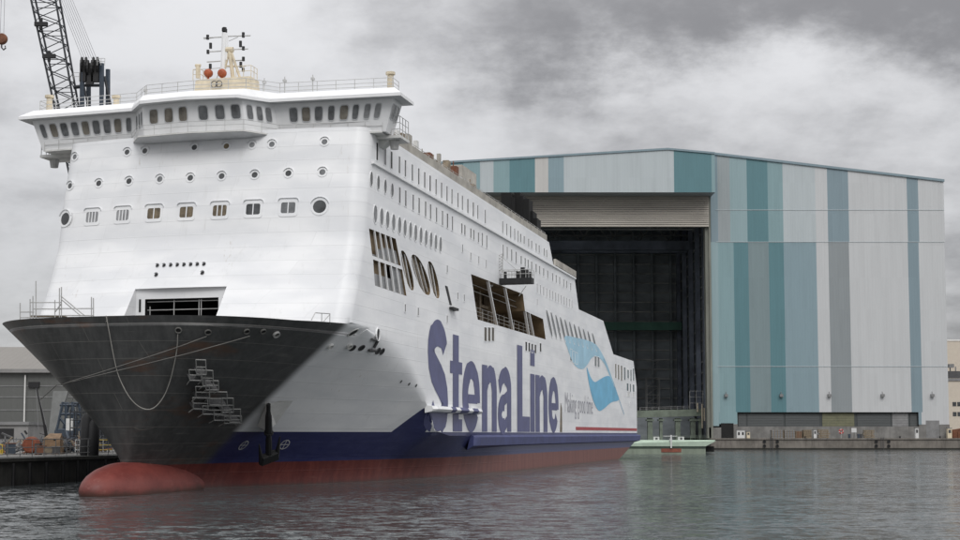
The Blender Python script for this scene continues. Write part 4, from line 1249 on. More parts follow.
m = MB(); m.face([(-3000, -300, 0), (3000, -300, 0), (3000, 4000, 0), (-3000, 4000, 0)])
tag(m.build('water', M['water']), kind='structure')

# ------------------------------------------------------------------ the hall
YF = 478.0
def HX(px, py=420): return at(px, py, YF).x
def HZ(py, px=700): return at(px, py, YF).z
GZ = HZ(438.2)
XR = HX(947.5, 425); XP = HX(668, 150)
XLH = 2 * XP - XR
def gable(x): return lerp(HZ(148.5), HZ(180.5), abs(x - XP) / (XR - XP))
hall = empty('shipyard_hall', ((XP), YF, GZ), 0, 'giant shipyard building hall with teal and grey striped cladding and open ship door', 'shipyard hall')
def H(p): return Vector(p) - hall.location
Z1 = HZ(242.0); XD = HX(709.5, 330)
fac = MB(); keys = list(CLAD); mats_f = [CLAD[k] for k in keys]
def panel(px0, px1, z0, z1, key, y=YF, at_py=None, top=False):
    pyr = at_py or 240
    x0, x1 = HX(px0, pyr), HX(px1, pyr)
    if top: pts = [(x0, y, z0), (x1, y, z0), (x1, y, gable(x1)), (x0, y, gable(x0))]
    else: pts = [(x0, y, z0), (x1, y, z0), (x1, y, z1), (x0, y, z1)]
    fac.face([H(p) for p in pts], keys.index(key))
upper = [(711, 718.3, 'bgrey'), (718.3, 730.5, 'lilac'), (730.5, 747.6, 'lblue'), (747.6, 768.5, 'teal'), (768.5, 783.6, 'lteal'), (783.6, 816.2, 'pale'), (816.2, 828.2, 'light'), (828.2, 849.3, 'bgrey'), (849.3, 908, 'light'), (908, 919.3, 'bgrey'), (919.3, 945, 'light')]
lower = [(709.8, 718.5, 'lblue'), (718.5, 734.3, 'lteal'), (734.3, 749, 'teal'), (749, 769.5, 'gteal'), (769.5, 784.5, 'teal'), (784.5, 817.2, 'mblue'), (817.2, 829.3, 'light'), (829.3, 850, 'grey'), (850, 909, 'light'), (909, 919.9, 'bgrey'), (919.9, 946, 'light')]
xsU = [u[0] for u in upper] + [upper[-1][1]]
for a_, b_, k_ in upper: panel(a_, b_, Z1, 0, k_, top=True)
ZRt, ZRb = HZ(412.2), HZ(426.5)
for a_, b_, k_ in lower:
    x0, x1 = HX(a_, 300), HX(b_, 300)
    zb_ = ZRt
    fac.face([H(p) for p in ((x0, YF, zb_), (x1, YF, zb_), (x1, YF, Z1), (x0, YF, Z1))], keys.index(k_))
XRL, XRR = HX(737.3, 415), HX(918.5, 415)
x0 = HX(709.8, 300)
for xa, xb, k_, zb2_ in ((x0, HX(719, 415), 'lblue', HZ(426)), (HX(719, 415), XRL, 'lteal', HZ(424.0)), (XRR, HX(921.5, 415), 'bgrey', HZ(424.5)), (HX(921.5, 415), HX(946, 300), 'light', HZ(424.5))):
    fac.face([H(p) for p in ((xa, YF, zb2_), (xb, YF, zb2_), (xb, YF, ZRt), (xa, YF, ZRt))], keys.index(k_))
fac.build('facade', mats_f, hall)
XRr = HX(946, 300)
m = MB()   # side, rear and roof
DEP = 330
m.face([H(p) for p in ((XRr, YF, GZ), (XRr, YF + DEP, GZ), (XRr, YF + DEP, gable(XRr)), (XRr, YF, gable(XRr)))])
m.face([H(p) for p in ((XLH, YF, GZ), (XLH, YF + DEP, GZ), (XLH, YF + DEP, gable(XLH)), (XLH, YF, gable(XLH)))])
m.face([H(p) for p in ((XLH, YF, gable(XLH)), (XP, YF, gable(XP)), (XP, YF + DEP, gable(XP)), (XLH, YF + DEP, gable(XLH)))])
m.face([H(p) for p in ((XRr, YF, gable(XRr)), (XP, YF, gable(XP)), (XP, YF + DEP, gable(XP)), (XRr, YF + DEP, gable(XRr)))])
m.build('side_cladding', CLAD['light'], hall)
m = MB()
for xa, xb in ((HX(714, 160), XRr + .4),):
    za2, zb3 = gable(xa), gable(xb)
    m.hexa([H(p) for p in ((xa, YF - .5, za2 - .35), (xb, YF - .5, zb3 - .35), (xb, YF + .6, zb3 - .35), (xa, YF + .6, za2 - .35), (xa, YF - .5, za2 + .45), (xb, YF - .5, zb3 + .45), (xb, YF + .6, zb3 + .45), (xa, YF + .6, za2 + .45))])
m.build('roof_edge', CLAD['bgrey'], hall)
for zz in (HZ(210), Z1, HZ(366.5)):
    m = MB(); m.box(HX(716, 240) - hall.location.x, XRr - hall.location.x, -.12, -.02, zz - GZ - .09, zz - GZ + .09)
    m.build('cladding_seam', CLAD['pale'], hall)
# header over the door: a boxed girder standing proud
YHd = YF - 9
def hx(px): return at(px, 175, YHd).x
zb_h = at(600, 192.3, YHd).z
hd = MB()
segs = [(389, 440, 'lteal'), (440, 463, 'teal'), (463, 480, 'lteal'), (480, 493.5, 'pale'), (493.5, 509.5, 'lteal'), (509.5, 535, 'teal'), (535, 548.3, 'cream'), (548.3, 563.8, 'mblue'), (563.8, 600, 'pale'), (600, 674, 'pale'), (674, 711.6, 'teal'), (711.6, 715, 'lteal')]
zpk = at(668, 149.0, YHd).z; xpk = hx(668); zr_ = at(714.5, 153.2, YHd).z; zl_ = at(450, 162.2, YHd).z
def hgab(x): return lerp(zpk, zr_, (x - xpk) / (hx(714.5) - xpk)) if x > xpk else lerp(zpk, zl_, (xpk - x) / (xpk - hx(450)))
for a_, b_, k_ in segs:
    xs2 = [hx(a_), hx(b_)]
    if xs2[0] < xpk < xs2[1]: xs2.insert(1, xpk)
    for x0_, x1_ in zip(xs2, xs2[1:]):
        hd.face([H(p) for p in ((x0_, YHd, zb_h), (x1_, YHd, zb_h), (x1_, YHd, hgab(x1_)), (x0_, YHd, hgab(x0_)))], keys.index(k_))
xe = hx(715); xl_ = hx(389)
hd.face([H(p) for p in ((xe, YHd, zb_h), (xe, YF + 1, zb_h), (xe, YF + 1, hgab(xe)), (xe, YHd, hgab(xe)))], keys.index('lteal'))
hd.face([H(p) for p in ((xl_, YHd, zb_h), (xe, YHd, zb_h), (xe, YF + 2, zb_h), (xl_, YF + 2, zb_h))], keys.index('grey'))
hd.face([H(p) for p in ((xe, YHd, hgab(xe)), (xpk, YHd, zpk), (xpk, YF + 1, zpk), (xe, YF + 1, hgab(xe)))], keys.index('grey'))
hd.face([H(p) for p in ((xl_, YHd, hgab(xl_)), (xpk, YHd, zpk), (xpk, YF + 1, zpk), (xl_, YF + 1, hgab(xl_)))], keys.index('grey'))
hd.build('door_header', mats_f, hall)
m = MB()
for xa, xb in ((xl_, xpk), (xpk, xe)):
    m.hexa([H(p) for p in ((xa, YHd - .4, hgab(xa) - .3), (xb, YHd - .4, hgab(xb) - .3), (xb, YHd + .4, hgab(xb) - .3), (xa, YHd + .4, hgab(xa) - .3), (xa, YHd - .4, hgab(xa) + .35), (xb, YHd - .4, hgab(xb) + .35), (xb, YHd + .4, hgab(xb) + .35), (xa, YHd + .4, hgab(xa) + .35))])
m.build('header_edge', CLAD['bgrey'], hall)
# raised lamella door
m = MB()
zd0 = HZ(227.2); zd1 = zb_h + .5; nsl = 15
for k in range(nsl):
    a_, b_ = lerp(zd0, zd1, k / nsl), lerp(zd0, zd1, (k + 1) / nsl)
    y0_ = YF - 1.2
    m.grid([[H((x, y0_ - .55, a_)), H((x, y0_ - .35, lerp(a_, b_, .8))), H((x, y0_ + .25, lerp(a_, b_, .86))), H((x, y0_ + .25, b_))] for x in [lerp(XLH + 4, XD, q / 12) for q in range(13)]])
m.face([H(p) for p in ((XLH + 4, YF - 1.7, zd0), (XD, YF - 1.7, zd0), (XD, YF + .5, zd0), (XLH + 4, YF + .5, zd0))])
m.build('lamella_door', M['door_beige'], hall)
# jambs
m = MB()
xj0 = HX(706.0, 330)
m.box(xj0 - hall.location.x, XD - hall.location.x, -.3, 3.0, 0, zd1 - GZ)
m.build('door_jamb', M['jamb'], hall); m = MB()
m.box(XD - hall.location.x, HX(711.5, 330) - hall.location.x, -.9, -.05, 0, zb_h - GZ)
m.build('door_guide', M['jamb'], hall); m = MB()
m.box(XLH - hall.location.x, XLH + 5 - hall.location.x, -.3, 3.0, 0, zd1 - GZ)
m.build('door_jamb', M['jamb'], hall)
# inside
m = MB()
IND = 105
yi0, yi1 = YF + 3.2, YF + IND
xi0, xi1 = XLH + 4.5, xj0 + 6
zr = HZ(178)
m.face([H(p) for p in ((xi1, yi0, 0), (xi1, yi1, 0), (xi1, yi1, zr), (xi1, yi0, zr))])
m.face([H(p) for p in ((xi0, yi0, 0), (xi0, yi1, 0), (xi0, yi1, zr), (xi0, yi0, zr))])
m.face([H(p) for p in ((xi0, yi1, 0), (xi1, yi1, 0), (xi1, yi1, zr), (xi0, yi1, zr))])
m.face([H(p) for p in ((xi0, yi0, zr), (xi1, yi0, zr), (xi1, yi1, zr), (xi0, yi1, zr))])
m.face([H(p) for p in ((xj0, yi0, 0), (xi1, yi0, 0), (xi1, yi0, zr), (xj0, yi0, zr))])
m.build('interior_wall', M['interior'], hall)
hx0 = hall.location.x
for k in range(6):
    yy = 8 + k * 17
    m = MB()
    zc = zr - GZ
    m.box(xi0 - hx0, xi1 - hx0, yy, yy + 1.0, zc - 2.0, zc - .8); m.box(xi0 - hx0, xi1 - hx0, yy, yy + .8, zc - 9.5, zc - 8.9)
    nb_ = 18
    for q in range(nb_):
        xa, xb = lerp(xi0, xi1, q / nb_) - hx0, lerp(xi0, xi1, (q + 1) / nb_) - hx0
        z0_, z1_ = (zc - 9.2, zc - 1.4) if q % 2 else (zc - 1.4, zc - 9.2)
        m.bar((xa, yy + .4, z0_), (xb, yy + .4, z1_), .5)
    m.build('roof_truss', M['truss'], hall)
m = MB()
for k in range(20):
    zz = 8 + k * 4.0
    m.box(xi0 - hx0 + .1, xi1 - hx0 - .1, IND - .8, IND - .2, zz, zz + .5)
    m.box(xi1 - hx0 - .5, xi1 - hx0 - .05, 6, IND - 1.2, zz, zz + .5)
m.build('wall_girt', M['truss'], hall)
for k in range(14):
    x = lerp(xi0, xi1, (k + .5) / 14) - hx0
    m = MB(); m.box(x - .45, x + .45, IND - 2.2, IND - .85, 0, zr - GZ - 1); m.build('wall_post', M['interior'], hall)
for k in range(3):
    x = lerp(xi0, xi1, .55 + .16 * k) - hx0
    m = MB()
    for sx in (-2.5, 2.5):
        for sy in (0, 4): m.bar((x + sx, IND - 22 + sy, 0), (x + sx, IND - 22 + sy, 34 - 5 * k), .45)
    for q in range(9): 
        z = 3.4 * q
        m.bar((x - 2.5, IND - 22, z), (x + 2.5, IND - 22, z + 3.4), .22); m.bar((x - 2.5, IND - 22, z + 3.4), (x + 2.5, IND - 22, z + 3.4), .3)
    m.build('staging_tower', M['truss'], hall)
m = MB()
for k in range(6):
    yy = 12 + k * 17; m.box(xi1 - hx0 - 2.2, xi1 - hx0 - .6, yy, yy + 1.6, 0, zr - GZ - 2)
m.build('interior_column', M['int_blue'], hall)
m = MB()
m.box(xi0 - hx0 + 2, xi1 - hx0 - 2, 60, 63, zr - GZ - 17, zr - GZ - 13.5); m.box(xi0 - hx0 + 2, xi1 - hx0 - 2, 68, 71, zr - GZ - 17, zr - GZ - 13.5)
m.build('bridge_crane', M['int_blue'], hall)
m = MB(); m.box(xi0 - hx0 + 1, xi1 - hx0 - 1, 92, 94, at(650, 330, YF + 92).z - GZ, at(650, 322, YF + 92).z - GZ); m.build('gantry_girder', M['green_girder'], hall)
# dock gallery on columns just inside the door
gy = YF + 16
m = MB()
def GX(px): return at(px, 420, gy).x - hx0
def GZz(py): return at(670, py, gy).z - GZ
m.hexa([(GX(560), 16, GZz(419.5)), (GX(703), 16, GZz(416)), (GX(703), 22, GZz(416)), (GX(560), 22, GZz(419.5)), (GX(560), 16, GZz(412.5)), (GX(703), 16, GZz(409)), (GX(703), 22, GZz(409)), (GX(560), 22, GZz(412.5))])
m.build('gallery_beam', M['greengrey'], hall)
for px in (564, 578, 592, 606, 620, 634, 650.5, 661.5, 678.3, 693.5, 700.5):
    w = .85 if px not in (661.5, 700.5) else .5
    m = MB(); x = GX(px); m.box(x - w, x + w, 17, 19, -1.5, GZz(418)); m.box(x - w - .5, x + w + .5, 16.6, 19.4, GZz(421), GZz(419.4))
    m.build('gallery_column', M['greengrey'], hall)
m = MB()
railing(m, [(GX(690), 15.9, GZz(409)), (GX(703), 15.9, GZz(409))], 6.3, 2.2, .09, (1.0, .66, .33))
railing(m, [(GX(640), 15.9, GZz(411)), (GX(690), 15.9, GZz(409.5))], 1.2, 2.2, .05)
m.build('gallery_railing', M['galv'], hall)
m = MB()
for px, a_, b_ in ((702, 428, 404), (704.3, 421, 408), (697.5, 412, 403)): m.tube([(GX(px), 15.5, GZz(a_)), (GX(px), 15.5, GZz(b_))], .25, 6)
m.build('gallery_post', M['cream'], hall)
m = MB(); m.box(GX(560), GX(705), 40, 41, -2, 9); m.build('dock_wall', M['interior'], hall)
# window band and plinth, doors
m = MB()
rx0, rx1 = XRL - hx0, XRR - hx0
zt0, zt1 = ZRb - GZ, ZRt - GZ
m.face([(rx0, 1.2, zt0), (rx1, 1.2, zt0), (rx1, 1.2, zt1), (rx0, 1.2, zt1)])
m.face([(rx0, 0, zt1), (rx1, 0, zt1), (rx1, 1.2, zt1), (rx0, 1.2, zt1)]); m.face([(rx0, 0, zt0), (rx0, 0, zt1), (rx0, 1.2, zt1), (rx0, 1.2, zt0)]); m.face([(rx1, 0, zt0), (rx1, 0, zt1), (rx1, 1.2, zt1), (rx1, 1.2, zt0)])
band = m.build('louvre_band', M['louvre'], hall)
for a_, b_, k_ in ((739, 746.5, 'louvre'), (748, 784, 'louvre'), (786, 820, 'louvre'), (823, 855, 'louvre_ochre'), (858, 891, 'louvre'), (893, 909, 'midgrey'), (911, 918, 'louvre')):
    x0_, x1_ = HX(a_, 418) - hx0, HX(b_, 418) - hx0
    m = MB()
    n = 9
    for q in range(n):
        z0_, z1_ = lerp(zt0 + .1, zt1 - .1, q / n), lerp(zt0 + .1, zt1 - .1, (q + 1) / n)
        m.hexa([(x0_, .95, z0_), (x1_, .95, z0_), (x1_, 1.1, z0_), (x0_, 1.1, z0_), (x0_, 1.08, z1_ - .06), (x1_, 1.08, z1_ - .06), (x1_, 1.15, z1_ - .06), (x0_, 1.15, z1_ - .06)])
    m.build('louvre_panel', M[k_], band)
m = MB(); m.box(rx0, rx1, -.35, 1.3, -.3, zt0)
m.box(HX(709, 430) - hx0, HX(721, 430) - hx0, -.3, .6, -.3, HZ(427.5) - GZ); m.box(XRR - hx0, HX(926, 430) - hx0, -.3, .6, -.3, HZ(424.7) - GZ); m.box(HX(939.5, 430) - hx0, XRr - hx0, -.3, .6, -.3, HZ(424.7) - GZ)
m.build('plinth', M['conc_pale'], hall)
for a_, b_, yt, k_ in ((721, 733.5, 423.2, 'void'), (926, 939.5, 420.5, 'midgrey')):
    x0_, x1_ = HX(a_, 430) - hx0, HX(b_, 430) - hx0; zz = HZ(yt) - GZ
    m = MB(); m.box(x0_, x1_, -.06, .5, -.3, zz); m.build('gate_door', M[k_], hall)
m = MB(); m.box(HX(733.5, 430) - hx0, XRL - hx0, -.3, .6, -.3, HZ(424.2) - GZ); m.build('wall_pier', M['conc_pale'], hall)
for px in (725.8, 781, 829, 882.3, 932):
    p = at(px, 395.5, YF); m = MB()
    m.box(p.x - hx0 - .55, p.x - hx0 + .55, -1.1, -.05, p.z - GZ - .5, p.z - GZ + .45); m.bar((p.x - hx0, -.9, p.z - GZ + .4), (p.x - hx0, 0, p.z - GZ + 1.3), .2)
    m.build('floodlight', M['midgrey'], hall)
p = at(743.5, 157, YF)
m = MB(); m.tube([H((p.x, YF + 2, p.z - 3)), H((p.x, YF + 2, p.z))], .35, 6); m.lathe([(-1, .5), (0, .7), (.6, .1)], H((p.x, YF + 2, p.z)), (0, 0, 1), 8)
m.build('roof_vent', M['midgrey'], hall)

# ------------------------------------------------------------------ right quay
YQ = 468.0
zq = at(800, 438.2, YQ).z
m = MB()
xq0 = at(711, 445, YQ).x
m.box(xq0, 1500, YQ, YQ + 5, -4, zq - .45); 
m.box(xq0 - .3, 1500, YQ - .35, YQ + 5, zq - .45, zq)
quay = m.build('quay', M['conc'])
tag(quay, kind='structure')
m = MB(); m.box(xq0 - .05, 1500, YQ - .12, YQ - .02, -.5, .55); tag(m.build('quay_tide_line', M['weed']), kind='structure')
m = MB(); m.face([(xq0 - 3, YQ + 4.9, zq - .03), (1500, YQ + 4.9, zq - .03), (1500, 3500, zq - .03), (xq0 - 3, 3500, zq - .03)])
m.face([(-1500, YF + DEP - 1, zq - .04), (xq0 - 3, YF + DEP - 1, zq - .04), (xq0 - 3, 3500, zq - .04), (-1500, 3500, zq - .04)])
tag(m.build('ground', M['ground']), kind='structure')
for px, lab in ((771.3, 'dark vertical ladder recess in the right quay wall, nearer the hall door'), (882, 'dark vertical ladder recess in the right quay wall, nearer the far right end')):
    x = at(px, 444, YQ).x
    m = MB()
    for d in (-.45, .45): m.bar((x + d, YQ - .45, -.3), (x + d, YQ - .45, zq + .3), .14)
    for k in range(10): m.bar((x - .45, YQ - .45, .2 + .4 * k), (x + .45, YQ - .45, .2 + .4 * k), .09)
    tag(m.build('quay_ladder', M['darkgrey']), lab, 'ladder', 'ladders on the right quay wall')
for px, side in ((764.3, 'left of the ladder nearer the hall door'), (777.2, 'right of the ladder nearer the hall door'), (876, 'left of the ladder at the far right'), (888.5, 'right of the ladder at the far right')):
    for py, hl in ((441.6, 'upper'), (446, 'lower')):
        p = at(px, py, YQ); m = MB()
        m.lathe([(0, .01), (0, .52), (.35, .55), (.35, .25), (.12, .2), (.12, .01)], (p.x, YQ - .02, p.z), (0, -1, 0), 12)
        tag(m.build('quay_fender', M['black']), f'{hl} black round fender on the quay wall, {side}', 'fender', 'round fenders on the right quay')

def yq(px, py, dy=2.5): return at(px, py, YQ + dy)
def cabinet(px0, px1, py0, label, matname, name='electric_cabinet', detail=None, cat='cabinet', group=None, dy=3.0, ds=1.4, roof=True):
    a_, b_ = yq(px0, py0, dy), yq(px1, py0, dy); w = b_.x - a_.x; h = a_.z - zq
    e = empty(name, (a_.x + w / 2, YQ + dy, zq), 0, label, cat, group)
    m = MB(); m.box(-w / 2, w / 2, 0, ds, 0, h * .93); m.build('body', M[matname], e)
    if roof:
        m = MB(); m.box(-w / 2 - .1, w / 2 + .1, -.1, ds + .1, h * .93 + .003, h); m.build('lid', M['midgrey'], e)
    if detail: detail(e, w, h)
    return e
def two_dark(e, w, h):
    for f in (-.25, .25):
        m = MB(); m.box(w * f - w * .11, w * f + w * .11, -.06, -.01, h * .38, h * .72); m.build('door', M['black'], e)
cabinet(736.8, 744.8, 429.8, 'white twin door cabinet with two dark panels on the quay near the dark doorway', 'signwhite', detail=two_dark)
def one_dark(e, w, h):
    m = MB(); m.box(-w * .3, w * .3, -.06, -.01, h * .5, h * .8); m.build('door', M['darkgrey'], e)
cabinet(746.8, 750, 431.5, 'small cream cabinet right beside the white twin door cabinet', 'cream', detail=one_dark)
cabinet(813.5, 816.5, 429.5, 'narrow white cabinet between the crates and the timber stack', 'signwhite', detail=one_dark)
cabinet(915.3, 918.6, 427.5, 'white cabinet by the right end of the louvre band', 'signwhite', detail=one_dark)
cabinet(947.5, 951.8, 427.8, 'tan cabinet on the quay beyond the right end of the hall', 'cream', detail=one_dark)
def crate(px0, px1, py0, label, matname):
    a_, b_ = yq(px0, py0), yq(px1, py0); w = b_.x - a_.x; h = a_.z - zq
    e = empty('crate', (a_.x + w / 2, YQ + 2.5, zq), 0, label, 'crate', 'crates on the right quay')
    m = MB()
    nb_ = 5
    for q in range(nb_): m.box(-w / 2, w / 2, 0, .1, h * q / nb_ + .03, h * (q + 1) / nb_ - .05); m.box(-w / 2, w / 2, 1.9, 2, h * q / nb_ + .03, h * (q + 1) / nb_ - .05)
    for sx in (-w / 2 + .05, w / 2 - .05): m.box(sx - .04, sx + .04, .1, 1.9, .03, h - .05)
    m.build('slatted_side', M[matname], e)
    m = MB()
    for q in range(5): x = lerp(-w / 2 + .1, w / 2 - .1, q / 4); m.box(x - .09, x + .09, -.09, -.003, 0, h)
    m.build('batten', M['wood'], e)
    m = MB(); m.box(-w / 2 + .12, w / 2 - .12, .14, 1.86, .1, h * .9); m.build('load', M['darkgrey'], e)
crate(771.5, 783.3, 430, 'wide grey slatted crate, leftmost of the crates on the quay', 'midgrey')
crate(784.3, 795.3, 430.2, 'grey slatted crate second from the left on the quay', 'midgrey')
crate(796, 802, 431.2, 'small dark brown crate between two grey crates on the quay', 'rustbrown')
crate(803.3, 811.5, 429.8, 'brownish slatted crate just left of the narrow white cabinet', 'wood')
# timber stack
def stack(px0, px1, py0, label, n=5):
    a_, b_ = yq(px0, py0), yq(px1, py0); w = b_.x - a_.x; h = a_.z - zq
    e = empty('timber_stack', (a_.x + w / 2, YQ + 2.5, zq), 0, label, 'timber stack', 'timber stacks on the right quay')
    for q in range(n):
        m = MB(); o_ = rnd.uniform(-.3, .3); m.box(-w / 2 + o_, w / 2 + o_, rnd.uniform(0, .2), 1.4, h * q / n + .12, h * (q + 1) / n - .03)
        m.box(-w * .3, -w * .3 + .2, .1, 1.2, h * q / n, h * q / n + .117); m.box(w * .3, w * .3 + .2, .1, 1.2, h * q / n, h * q / n + .117)
        m.build('plank_layer', M['wood'], e)
stack(819, 829.5, 429.5, 'stack of weathered timber on the quay left of the red lifebuoy')
stack(863.5, 874, 430, 'stack of weathered timber on the quay right of the white sign')
# lifebuoy, sign, drums
p = yq(841.2, 431.5); e = empty('lifebuoy_stand', (p.x, YQ + 2.5, zq), 0, 'red and white lifebuoy on a post on the right quay', 'lifebuoy')
m = MB(); m.tube([(0, .15, 0), (0, .15, p.z - zq + .8)], .09, 6); m.build('post', M['galv'], e)
m = MB(); k = 20; R_, r_ = .62, .24
m.grid([[( (R_ + r_ * math.cos(2 * PI * j / 8)) * math.cos(2 * PI * q / k), r_ * math.sin(2 * PI * j / 8) * .8, p.z - zq + (R_ + r_ * math.cos(2 * PI * j / 8)) * math.sin(2 * PI * q / k)) for j in range(8)] for q in range(k + 1)], close=True)
for i in range(len(m.m)): m.m[i] = 1 if (i // 8) % 5 == 0 else 0
m.build('ring', [M['redsign'], M['signwhite']], e, smooth=True)
p = yq(854, 430.3); e = empty('notice_board', (p.x, YQ + 2.5, zq), 0, 'plain white notice board on two legs on the right quay', 'sign')
m = MB(); m.box(-.85, .85, 0, .06, p.z - zq - .7, p.z - zq + .75); m.build('board', M['signwhite'], e)
for d in (-.6, .6):
    m = MB(); m.box(d - .06, d + .06, .065, .16, 0, p.z - zq + .6); m.build('leg', M['galv'], e)
for px, k_, lab in ((849, 'crane_blue', 'dark blue drum left of the white notice board'), (858.2, 'crane_blue', 'dark blue drum right of the white notice board'), (861, 'darkgrey', 'dark grey drum beside the right blue drum')):
    p = yq(px, 434); m = MB(); h = p.z - zq
    m.lathe([(0, .01), (0, .42), (h * .33, .42), (h * .35, .46), (h * .38, .42), (h * .66, .42), (h * .68, .46), (h * .71, .42), (h, .42), (h, .01)], (p.x, YQ + 2.2, zq), (0, 0, 1), 14)
    tag(m.build('steel_drum', M[k_]), lab, 'drum', 'drums on the right quay')
for k, (px, lab) in enumerate(((728, 'short dark bollard in front of the dark doorway'), (805, 'short dark bollard in front of the brownish crate'), (900, 'short dark bollard on the quay left of the white cabinet by the louvres'), (940, 'short dark bollard by the right quay gate'))):
    p = at(px, 437, YQ + .8); m = MB(); m.lathe([(0, .01), (0, .32), (.1, .32), (.15, .22), (.45, .22), (.5, .36), (.62, .36), (.66, .01)], (p.x, YQ + .8, zq), (0, 0, 1), 12)
    tag(m.build('bollard', M['black']), lab, 'bollard', 'bollards on the right quay')
# buildings beyond the right edge
bY = 640.0
def BXp(px): return at(px, 400, bY).x
def BZp(py): return at(950, py, bY).z
e = empty('office_building', (BXp(975), bY, zq), 0, 'cream building with small windows beyond the right end of the hall', 'building')
m = MB(); x0_ = BXp(938) - BXp(975); m.box(x0_, 40, 0, 30, 0, BZp(381) - zq); m.build('wall', M['render_cream'], e)
m = MB(); m.box(x0_ - .4, 40.4, -.4, 30.4, BZp(381) - zq + .01, BZp(378.5) - zq); m.build('roof_edge', M['midgrey'], e)
for r_ in (404, 414):
    for px in (954.3, 959, 964, 969, 975):
        m = MB(); x = BXp(px) - BXp(975); m.box(x - .85, x + .85, -.08, .05, BZp(r_ + 2.3) - zq, BZp(r_ - 2) - zq); m.build('window', M['glass'], e)
e = empty('tall_warehouse', (BXp(985), bY + 60, zq), 0, 'taller cream warehouse block rising behind the small windowed building at right edge', 'building')
m = MB(); m.box(-40, 60, 0, 40, 0, at(950, 341, bY + 60).z - zq); m.build('wall', M['render_cream'], e)
m = MB(); m.box(-40.3, 60.3, -.3, 40, at(950, 341, bY + 60).z - zq + .01, at(950, 339.5, bY + 60).z - zq); m.build('roof_edge', M['render_white'], e)
cb = YF + 60
def CX(px, py): return at(px, py, cb)
e = empty('conveyor_gantry', (CX(975, 400).x, cb, zq), 0, 'dark steel gantry arm jutting out beside the right corner of the hall', 'gantry')
m = MB(); p0, p1 = CX(949, 378), CX(990, 369); m.box(p0.x - e.location.x, p1.x - e.location.x, 0, 3, p0.z - zq, p1.z - zq - .8)
m.build('gantry_beam', M['darkgrey'], e)
m = MB()
for px in (951.5, 957, 968): q = CX(px, 372); m.bar((q.x - e.location.x, 1.5, q.z - zq - 2), (q.x - e.location.x, 1.5, q.z - zq + 2.2), .5)
q = CX(950, 366); m.box(q.x - e.location.x - .3, q.x - e.location.x + 1.6, 0, 2, q.z - zq - .6, q.z - zq + .8)
q = CX(972, 400); m.box(q.x - e.location.x, q.x - e.location.x + 2, 0, 3, 0, CX(972, 378).z - zq)
m.build('support', M['midgrey'], e)
p = at(957, 427, YQ + 6)
e = empty('earth_mover_bucket', (p.x, YQ + 6, zq), 0, 'rusty brown steel scrap bin at the far right end of the quay', 'scrap bin')
e.name = 'scrap_bin'
m = MB(); m.hexa([(-1.9, 0, 0), (3, 0, 0), (3, 2.5, 0), (-1.9, 2.5, 0), (-2.6, -.3, 2.6), (3.6, -.3, 3.6), (3.6, 2.8, 3.6), (-2.6, 2.8, 2.6)]); m.build('body', M['rustbrown'], e)
m = MB()
for x in (-1.6, .2, 2): m.box(x, x + .18, -.42, -.05, .3, 2.4)
m.build('rib', M['rustbrown'], e)

# ------------------------------------------------------------------ floating dock gate
PY = 366.0
def PX(px): return at(px, 445, PY).x
def PZ(py): return at(680, py, PY).z
gate = empty('dock_gate', (PX(665), PY, 0), 0, 'pale green floating dock gate with a red patch between the ferry stern and the quay', 'dock gate')
gx = gate.location.x
m = MB()
xa, xb = PX(560) - gx, PX(706) - gx
m.box(xa, xb, .6, 16, -2, PZ(446.3) - .01)
m.build('gate_hull', M['gate_side'], gate)
m = MB()
xb2 = PX(716.5) - gx
m.hexa([(xa, .4, PZ(446.3)), (PX(706) - gx, .4, PZ(446.3)), (PX(706) - gx, 17, PZ(446.3)), (xa, 17, PZ(446.3)), (xa, .4, PZ(445)), (xb2, .4, PZ(441.0)), (xb2, 17, PZ(441.0)), (xa, 17, PZ(445))])
m.hexa([(xa, .4, PZ(444.95)), (xb2 - 2.2, .4, PZ(444.95)), (xb2 - 2.2, 17, PZ(444.95)), (xa, 17, PZ(444.95)), (xa, 3.4, PZ(440.2)), (xb2, 1.4, PZ(440.2)), (xb2, 17, PZ(440.2)), (xa, 17, PZ(440.2))])
m.build('gate_deck', M['palegreen'], gate)
m = MB(); m.box(PX(704) - gx, PX(716) - gx, 3, 16, PZ(452), PZ(446.5)); m.build('gate_end', M['void'], gate)
m = MB(); m.box(xa, xb, .5, .59, PZ(446.5) - .5, PZ(446.3) - .02); m.build('gate_painted_shade', M['dkgreen'], gate)  # dark strip coloured in as shade under the deck edge
m = MB(); m.box(PX(661.5) - gx, PX(681.5) - gx, .5, .585, PZ(452.3), PZ(448.6)); m.build('red_patch', M['patch_red'], gate)
m = MB(); m.box(PX(670.6) - gx, PX(672) - gx, .1, .38, PZ(448), PZ(435)); m.bar((PX(664) - gx, 1.1, PZ(436.2)), (PX(678) - gx, 1.1, PZ(436.2)), .14); m.box(PX(670) - gx, PX(672.6) - gx, .85, 1.3, PZ(441), PZ(438.5))
m.build('signal_post', M['signwhite'], gate)
for px in (658.5, 683.5):
    m = MB(); x = PX(px) - gx; m.box(x - .75, x + .75, 4, 5.5, PZ(440.2), PZ(436.8)); m.box(x - .3, x + .3, 3.95, 3.99, PZ(439.6), PZ(437.6), 1); m.build('deck_box', [M['signwhite'], M['darkgrey']], gate)
m = MB(); railing(m, [(xa, 4.0, PZ(440.2)), (PX(712) - gx, 4.0, PZ(440.2))], 1.1, 2.4, .04)
m.build('gate_railing', M['greengrey'], gate)

